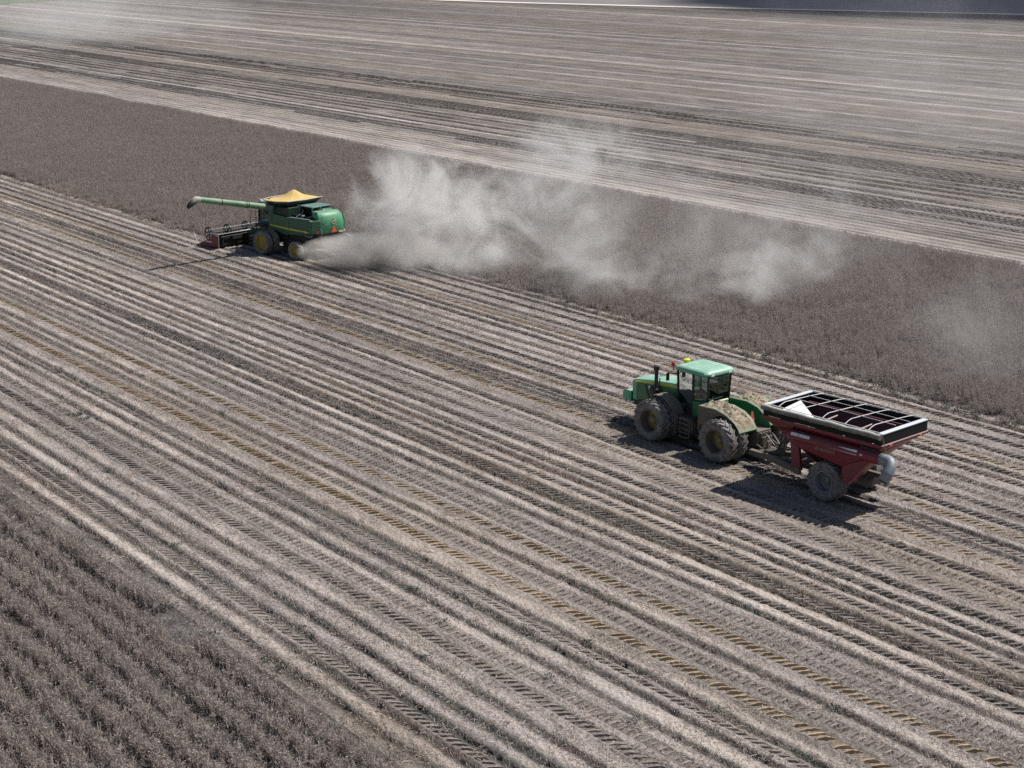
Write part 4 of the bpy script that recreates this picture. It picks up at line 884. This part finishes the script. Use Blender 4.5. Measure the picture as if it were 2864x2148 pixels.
# heaped grain (a thing of its own lying in the tank)
n = 30; vs = []; fs = []; cx, cy = .25, 1.35
for i in range(n + 1):
    u = i / n
    for k in range(40):
        a = 2 * PI * k / 40; d = Vector((math.cos(a), math.sin(a)))
        rad = 99
        for e in range(len(RIM)):
            p = Vector(RIM[e]); q = Vector(RIM[(e + 1) % len(RIM)]); s = q - p; c0 = p - Vector((cx, cy)); den = d.x * s.y - d.y * s.x
            if abs(den) > 1e-6:
                t = (c0.x * s.y - c0.y * s.x) / den; w = (c0.x * d.y - c0.y * d.x) / den
                if t > 0 and -1e-4 <= w <= 1.0001: rad = min(rad, t)
        r = .965 * u * (rad * min(1, u * 1.15) + 1.55 * (1 - min(1, u * 1.15))); wob = .02 * math.sin(5 * a + 7 * u)
        z = 3.74 + .46 * math.exp(-(u / .40) ** 2) + .16 * (1 - u) + wob * u * (1 - u) * 2
        vs.append((cx + d.x * r, cy + d.y * r, z))
for i in range(n):
    for k in range(40): k2 = (k + 1) % 40; fs.append((i * 40 + k, i * 40 + k2, (i + 1) * 40 + k2, (i + 1) * 40 + k))
tag(MB().add(vs, fs).build('grain_heap', M['grain'], None, H.location, (0, 0, H.rotation_euler.z), sharp=0), 'golden heap of harvested beans piled high in the combine tank', 'grain', kind='thing')
# unloading auger swung out to the side
A0 = Vector((-1.42, 1.78, 3.22)); A1 = Vector((-8.15, 1.72, 4.60)); dA = (A1 - A0).normalized()
def al(t): return A0 + dA * t
LEN = (A1 - A0).length
au = MB().tube([al(.45), al(LEN * .35), al(LEN * .7), al(LEN - .25)], [.215, .21, .205, .20], 18).build('unloading_auger', paint('weathered_auger_green', (.035, .18, .085), .4, dust=.45, up=.35, dustc=(.42, .42, .34), nscale=.8), H)
mb = MB()
for t in (LEN * .33, LEN * .36, LEN * .68): mb.tube([al(t), al(t + .05)], .235, 18)
mb.build('auger_flange', M['green_combine'], au)
MB().tube([al(-.1), al(.22), al(.50)], [.23, .245, .225], 18).build('auger_elbow', M['galv'], H)
mb = MB(); mb.tube([al(LEN - .28), al(LEN), al(LEN + .12) + Vector((0, 0, -.07)), al(LEN + .22) + Vector((0, 0, -.20))], [.215, .22, .21, .19], 16); mb.build('auger_head', paint('pale_auger_head', (.40, .40, .34), .5, dust=.3, up=.2), au)
mb = MB(); mb.tube([al(LEN + .08) + Vector((0, 0, -.12)), al(LEN + .38) + Vector((0, 0, -.32)), al(LEN + .72) + Vector((0, 0, -.62))], [.205, .19, .13], 14, caps=False); mb.build('auger_boot', M['dark_metal'], au, solid=.02)
mb = MB(); mb.lathe([(2.4, .26), (3.3, .24), (3.42, .12)], 14, 'z', (-1.45, 1.78, 0)); mb.build('auger_base', M['green_combine'], H)
# cab ahead of the tank
mb = MB(); mb.box(-.70, .80, 2.95, 4.35, 1.75, 1.95); mb.build('cab_floor', M['green_combine'], H, bevel=.03)
mb = MB()
for sd in (-1, 1):
    mb.beam((sd * .66, 3.0, 1.95), (sd * .66, 3.0, 3.15), .1, .1); mb.beam((sd * .62, 4.3, 1.95), (sd * .66, 4.2, 3.15), .08, .08)
mb.build('cab_frame', M['black'], H)
mb = MB(); mb.hexa([(-.64, 3.02, 1.96), (.64, 3.02, 1.96), (.60, 4.32, 1.96), (-.60, 4.32, 1.96), (-.64, 3.02, 3.13), (.64, 3.02, 3.13), (.64, 4.2, 3.13), (-.64, 4.2, 3.13)]); mb.build('cab_glass', M['glass'], H, sharp=0)
MB().loft([shift(rr(.68, .70, .2, 3.14), 0, 3.6), shift(rr(.74, .76, .22, 3.24), 0, 3.6), shift(rr(.64, .66, .2, 3.32), 0, 3.6)]).build('cab_roof', M['green_combine'], H)
mb = MB(); mb.box(-.22, .22, 3.3, 3.75, 2.0, 2.2); mb.box(-.22, .22, 3.2, 3.34, 2.2, 2.9); mb.build('seat', M['black'], H, bevel=.05)
# ladder and platform rails left of the cab
mb = MB(); mb.box(-1.9, -.9, 2.5, 3.8, 1.80, 1.86)
for (x, y) in ((-1.88, 2.5), (-1.88, 3.1), (-1.88, 3.75)): mb.tube([(x, y, 1.86), (x, y, 2.85)], .022, 6)
mb.tube([(-1.88, 2.5, 2.85), (-1.88, 3.75, 2.85)], .022, 6); mb.tube([(-1.88, 2.5, 2.4), (-1.88, 3.75, 2.4)], .02, 6)
for k in range(5): mb.box(-2.25, -1.95, 3.0, 3.5, .55 + .27 * k, .59 + .27 * k)
mb.beam((-2.1, 3.0, .5), (-1.95, 3.0, 1.85), .05, .05); mb.beam((-2.1, 3.5, .5), (-1.95, 3.5, 1.85), .05, .05)
mb.build('access_ladder', M['dark_metal'], H)
mb = MB(); mb.tube([(-2.05, 2.35, 1.42), (-3.0, 2.30, 1.36)], .03, 6); mb.tube([(-3.0, 2.3, 1.36), (-3.05, 2.3, 1.30)], .04, 6); mb.build('marker_arm', M['galv'], H)
# feeder house
mb = MB(); mb.hexa([(-.72, 2.2, 1.15), (.72, 2.2, 1.15), (.72, 5.6, .35), (-.72, 5.6, .35), (-.72, 2.2, 1.95), (.72, 2.2, 1.95), (.72, 5.6, 1.05), (-.72, 5.6, 1.05)]); mb.build('feeder_house', M['green_combine'], H, bevel=.03)
# header: back sheet, floor, end dividers, beam, reel
X0, X1 = -3.45, 3.85
mb = MB(); mb.box(X0, X1, 5.62, 5.72, .22, 1.02); mb.frus((X0, X1, 5.70, 7.25), .12, (X0, X1, 5.70, 7.15), .22); hh = mb.build('header', M['black'], H, bevel=.01)
MB().tube([(X0 + .02, 5.60, 1.06), (X1, 5.60, 1.06)], .032, 8).build('header_beam', M['galv'], hh)
MB().tube([(X0 + .3, 5.95, .52), (X1 - .3, 5.95, .52)], .22, 14).build('feed_auger', M['dark_metal'], hh)
mb = MB()
for k in range(3): mb.beam((-3.0 + 2.1 * k, 5.58, .25), (-3.0 + 2.1 * k, 5.58, 1.0), .08, .1)
mb.box(-2.2, -1.4, 5.42, 5.6, .62, .86); mb.tube([(-3.2, 5.52, .86), (-.4, 5.5, .92)], .035, 6); mb.build('hydraulic_lines', M['dark_metal'], hh)
for xe, sd in ((X0, -1), (X1, 1)):
    ed = MB().prism([(5.45, .12), (5.50, .98), (5.80, 1.05), (6.35, .74), (7.35, .36), (8.10, .06), (8.0, .02), (6.6, .05)], 'x', min(xe, xe + sd * .10), max(xe, xe + sd * .10)).build('end_divider', M['red'], hh, bevel=.03)
    MB().box(min(xe + sd * .10, xe + sd * .112), max(xe + sd * .10, xe + sd * .112), 6.15, 6.85, .44, .52).build('end_lettering', M['white'], ed)
    MB().beam((xe + sd * .04, 5.44, .15), (xe + sd * .04, 5.44, 1.06), .05, .03).build('end_edge', M['galv'], ed)
    MB().tube([(xe + sd * .1, 7.6, .12), (xe + sd * .12, 7.9, .45), (xe + sd * .10, 8.25, 1.05)], .018, 6).build('crop_lifter', M['white'], ed)
RY, RZ, RR_ = 6.85, .98, .50
reel = MB().tube([(X0 + .2, RY, RZ), (X1 - .2, RY, RZ)], .07, 10).build('reel', M['dark_metal'], H)
for xs in (X0 + .22, X0 + 1.9, .2, X1 - 1.9, X1 - .22):
    mb = MB(); mb.lathe([(-.03, RR_ * 1.02), (.03, RR_ * 1.02), (.03, RR_ * .84), (-.03, RR_ * .84)], 24, 'x', (xs, RY, RZ), closed=True)
    for k in range(6):
        a = 2 * PI * k / 6 + .3; mb.beam((xs, RY, RZ), (xs, RY + RR_ * .92 * math.cos(a), RZ + RR_ * .92 * math.sin(a)), .06, .08)
    mb.build('reel_spider', M['black'], reel)
for k in range(6):
    a = 2 * PI * k / 6 + .3; y, z = RY + RR_ * math.cos(a), RZ + RR_ * math.sin(a)
    mb = MB(); mb.tube([(X0 + .2, y, z), (X1 - .2, y, z)], .022, 6)
    x = X0 + .3
    while x < X1 - .25: mb.beam((x, y, z), (x, y + .04, z - .22), .012, .012); x += .16
    mb.build('reel_bat', M['dark_metal'] if k % 2 else M['galv'], reel)
for xs in (X0 + .15, .2): MB().beam((xs, 5.6, 1.05), (xs, RY, RZ + .02), .07, .09).build('reel_arm', M['galv'], H)
MB().tube([(X0 + .3, 6.28, .86), (.2, 6.28, .92)], .05, 8).build('reel_lift_pipe', M['white'], H)

# ------------------------------------------------------------------ dust hanging behind the combine
YAW = R_(37.2152)
def dust(loc, half, dens, scale, thr, col, label, gain=2.2, dist=.6, edge=1.0, seed=0, roll=0.):
    m, nt, N = nodes('dust'); L = nt.links.new
    out = N('ShaderNodeOutputMaterial'); v = N('ShaderNodeVolumePrincipled'); v.inputs['Color'].default_value = rgba(col); v.inputs['Anisotropy'].default_value = 0.
    g = N('ShaderNodeNewGeometry'); tc = N('ShaderNodeTexCoord')
    mp = N('ShaderNodeMapping'); mp.inputs['Location'].default_value = (seed * 3.1, seed * 7.7, seed * 1.3); mp.inputs['Rotation'].default_value = (.5, .35, .4); mp.inputs['Scale'].default_value = (1, 1, 1.15); L(g.outputs['Position'], mp.inputs[0])
    nz = N('ShaderNodeTexNoise', i_Scale=scale, i_Detail=6., i_Roughness=.68, i_Distortion=dist); L(mp.outputs[0], nz.inputs['Vector'])
    ln = N('ShaderNodeVectorMath', operation='LENGTH'); L(tc.outputs['Object'], ln.inputs[0])
    f = math_(nt, 'SUBTRACT', 1., math_(nt, 'POWER', ln.outputs['Value'], 2.), True)
    n = math_(nt, 'ADD', math_(nt, 'SUBTRACT', nz.outputs[0], thr), math_(nt, 'MULTIPLY', f, .09))
    d = math_(nt, 'MULTIPLY', math_(nt, 'MULTIPLY', n, gain, True), math_(nt, 'POWER', f, edge))
    L(math_(nt, 'MULTIPLY', d, dens), v.inputs['Density']); L(v.outputs[0], out.inputs['Volume'])
    me = bpy.data.meshes.new('dust_cloud'); import bmesh
    bm = bmesh.new(); bmesh.ops.create_icosphere(bm, subdivisions=3, radius=1.0); bm.to_mesh(me); bm.free()
    me.materials.append(m); o = bpy.data.objects.new('dust_cloud', me); COL.objects.link(o)
    o.location = loc; o.scale = half; o.rotation_euler = (0, roll, -YAW); return tag(o, label, 'dust', 'dust drifting behind the combine', 'stuff')
WH = (.995, .975, .945); BR = (.995, .945, .88)
dust((59.9, 94.3, .95), (5.6, 2.4, 1.4), 2.2, .50, .40, BR, 'dense tan jet of chaff blown from the rear of the combine', 3.0, .5, .6, 1)
dust((62.9, 92.6, 3.1), (6.7, 4.6, 5.8), .70, .20, .53, WH, 'thick white dust cloud directly behind the combine', 6.0, 1.6, .7, 2)
dust((65.4, 91.4, 2.9), (7.4, 5.5, 5.2), .40, .20, .545, WH, 'paler dust rising to the right of the thick cloud', 6.0, 1.6, .7, 3)
dust((62.8, 88.6, .9), (5.8, 3.2, 1.5), .55, .38, .48, WH, 'low dust rolling over the crop edge behind the combine', 3.6, 1.2, .8, 4)
dust((78.0, 97.6, 3.4), (4.6, 6.0, 6.4), .22, .20, .545, WH, 'tall thin dust wisp over the middle of the standing crop', 6.0, 1.8, .6, 5, -.15)
dust((89.0, 106.4, 4.7), (7.0, 6.0, 3.6), .26, .18, .535, WH, 'small dust puff over the far crop edge', 6.0, 1.8, .6, 6, .15)
dust((67.2, 81.2, 2.3), (2.9, 4.5, 5.0), .34, .30, .53, WH, 'slanting dust streak over the near crop edge', 5.0, 1.5, .7, 7, .5)
dust((66.4, 76.6, 1.0), (5.4, 4.0, 1.9), .27, .32, .51, WH, 'low bright dust patch over the near crop edge', 4.5, 1.5, .7, 8)
dust((72.0, 69.6, 1.8), (8.2, 4.5, 2.1), .26, .24, .53, WH, 'long dust band lying on the crop above the tractor', 5.5, 1.6, .6, 9, -.28)
dust((76.6, 72.4, 2.6), (5.6, 5.5, 3.8), .19, .22, .545, WH, 'dust wisp rising from the long band above the tractor', 5.5, 1.7, .6, 10, -.3)
dust((72.6, 77.0, 3.9), (18.5, 10.0, 7.0), .06, .15, .50, WH, 'thin veil of dust over the middle of the standing crop', 4.0, 1.2, .7, 11)
dust((69.7, 51.1, 2.4), (6.6, 9.0, 4.4), .055, .16, .50, WH, 'thin dust over the crop at the right edge', 4.0, 1.2, .8, 12)
dust((146.2, 344.5, 4.5), (38., 60.0, 9.5), .026, .036, .48, WH, 'far bank of dust drifting over the field at the upper left', 3.4, .9, .8, 13)
dust((105.9, 86.2, 10.5), (17., 25.0, 10.6), .018, .07, .49, WH, 'faint dust haze over the field at the upper right', 3.6, 1.0, .8, 14)

# ------------------------------------------------------------------ a fair weather cloud whose shadow lies on the far right of the field
SUN = Vector((.70, -.15, 1.0))
def cloud(px, py, hx, hy, seed):
    Hc = 2400.; n1, n2 = 40, 24; vs = []; fs = []
    c = Vector((px, py, 0)) + SUN * Hc
    for i in range(n2 + 1):
        ph = PI * i / n2
        for k in range(n1):
            a = 2 * PI * k / n1; b = 1 + .22 * float(fbm(np.array([math.cos(a) * 1.6 + seed]), np.array([math.sin(a) * 1.6 + ph * .8]), 301, 3)[0])
            vs.append((c.x + hx * b * math.sin(ph) * math.cos(a), c.y + hy * b * math.sin(ph) * math.sin(a), c.z + 26 * b * math.cos(ph) * (1 if ph < PI / 2 else .4)))
    for i in range(n2):
        for k in range(n1): k2 = (k + 1) % n1; fs.append((i * n1 + k, i * n1 + k2, (i + 1) * n1 + k2, (i + 1) * n1 + k))
    return tag(MB().add(vs, fs).build('cloud', M['white'], sharp=0), 'white cumulus cloud high over the far field', 'cloud', None, 'stuff')
cloud(545, 300, 200, 190, 2)

# ------------------------------------------------------------------ light, sky, camera
el = math.atan2(1.0, math.hypot(SUN.x, SUN.y)); az = math.atan2(SUN.x, SUN.y)
ld = bpy.data.lights.new('sun', 'SUN'); ld.energy = 4.3; ld.angle = R_(.5); ld.color = (1.0, .965, .925)
lo = bpy.data.objects.new('sun', ld); COL.objects.link(lo); lo.rotation_euler = (-SUN).to_track_quat('-Z', 'Y').to_euler(); lo.location = (60, 60, 80)
W = bpy.data.worlds.new('World'); SC.world = W; W.use_nodes = True; nt = W.node_tree; bg = nt.nodes['Background']
sk = nt.nodes.new('ShaderNodeTexSky'); sk.sky_type = 'NISHITA'; sk.sun_disc = False; sk.sun_elevation = el; sk.sun_rotation = az; sk.altitude = 200; sk.air_density = 1.; sk.dust_density = 1.5
nt.links.new(sk.outputs[0], bg.inputs[0]); bg.inputs[1].default_value = .055
cd = bpy.data.cameras.new('camera'); cam = bpy.data.objects.new('camera', cd); COL.objects.link(cam); SC.camera = cam
cd.sensor_width = 36; cd.lens = 36 * 4600 / 2864; cd.clip_start = .5; cd.clip_end = 12000
cam.location = (0, 0, 22.0); cam.rotation_euler = (R_(90 - 15.30675), 0, -YAW)
SC.view_settings.view_transform = 'Standard'; SC.view_settings.look = 'None'; SC.view_settings.gamma = 1; SC.view_settings.exposure = .32
SC.cycles.use_denoising = False; SC.render.filter_size = .9
try: SC.cycles.denoiser = 'OPENIMAGEDENOISE'
except Exception: pass
SC.cycles.max_bounces = 6; SC.cycles.diffuse_bounces = 2; SC.cycles.glossy_bounces = 2; SC.cycles.transmission_bounces = 2; SC.cycles.transparent_max_bounces = 8; SC.cycles.volume_bounces = 3
SC.cycles.volume_step_rate = .7; SC.cycles.volume_max_steps = 64
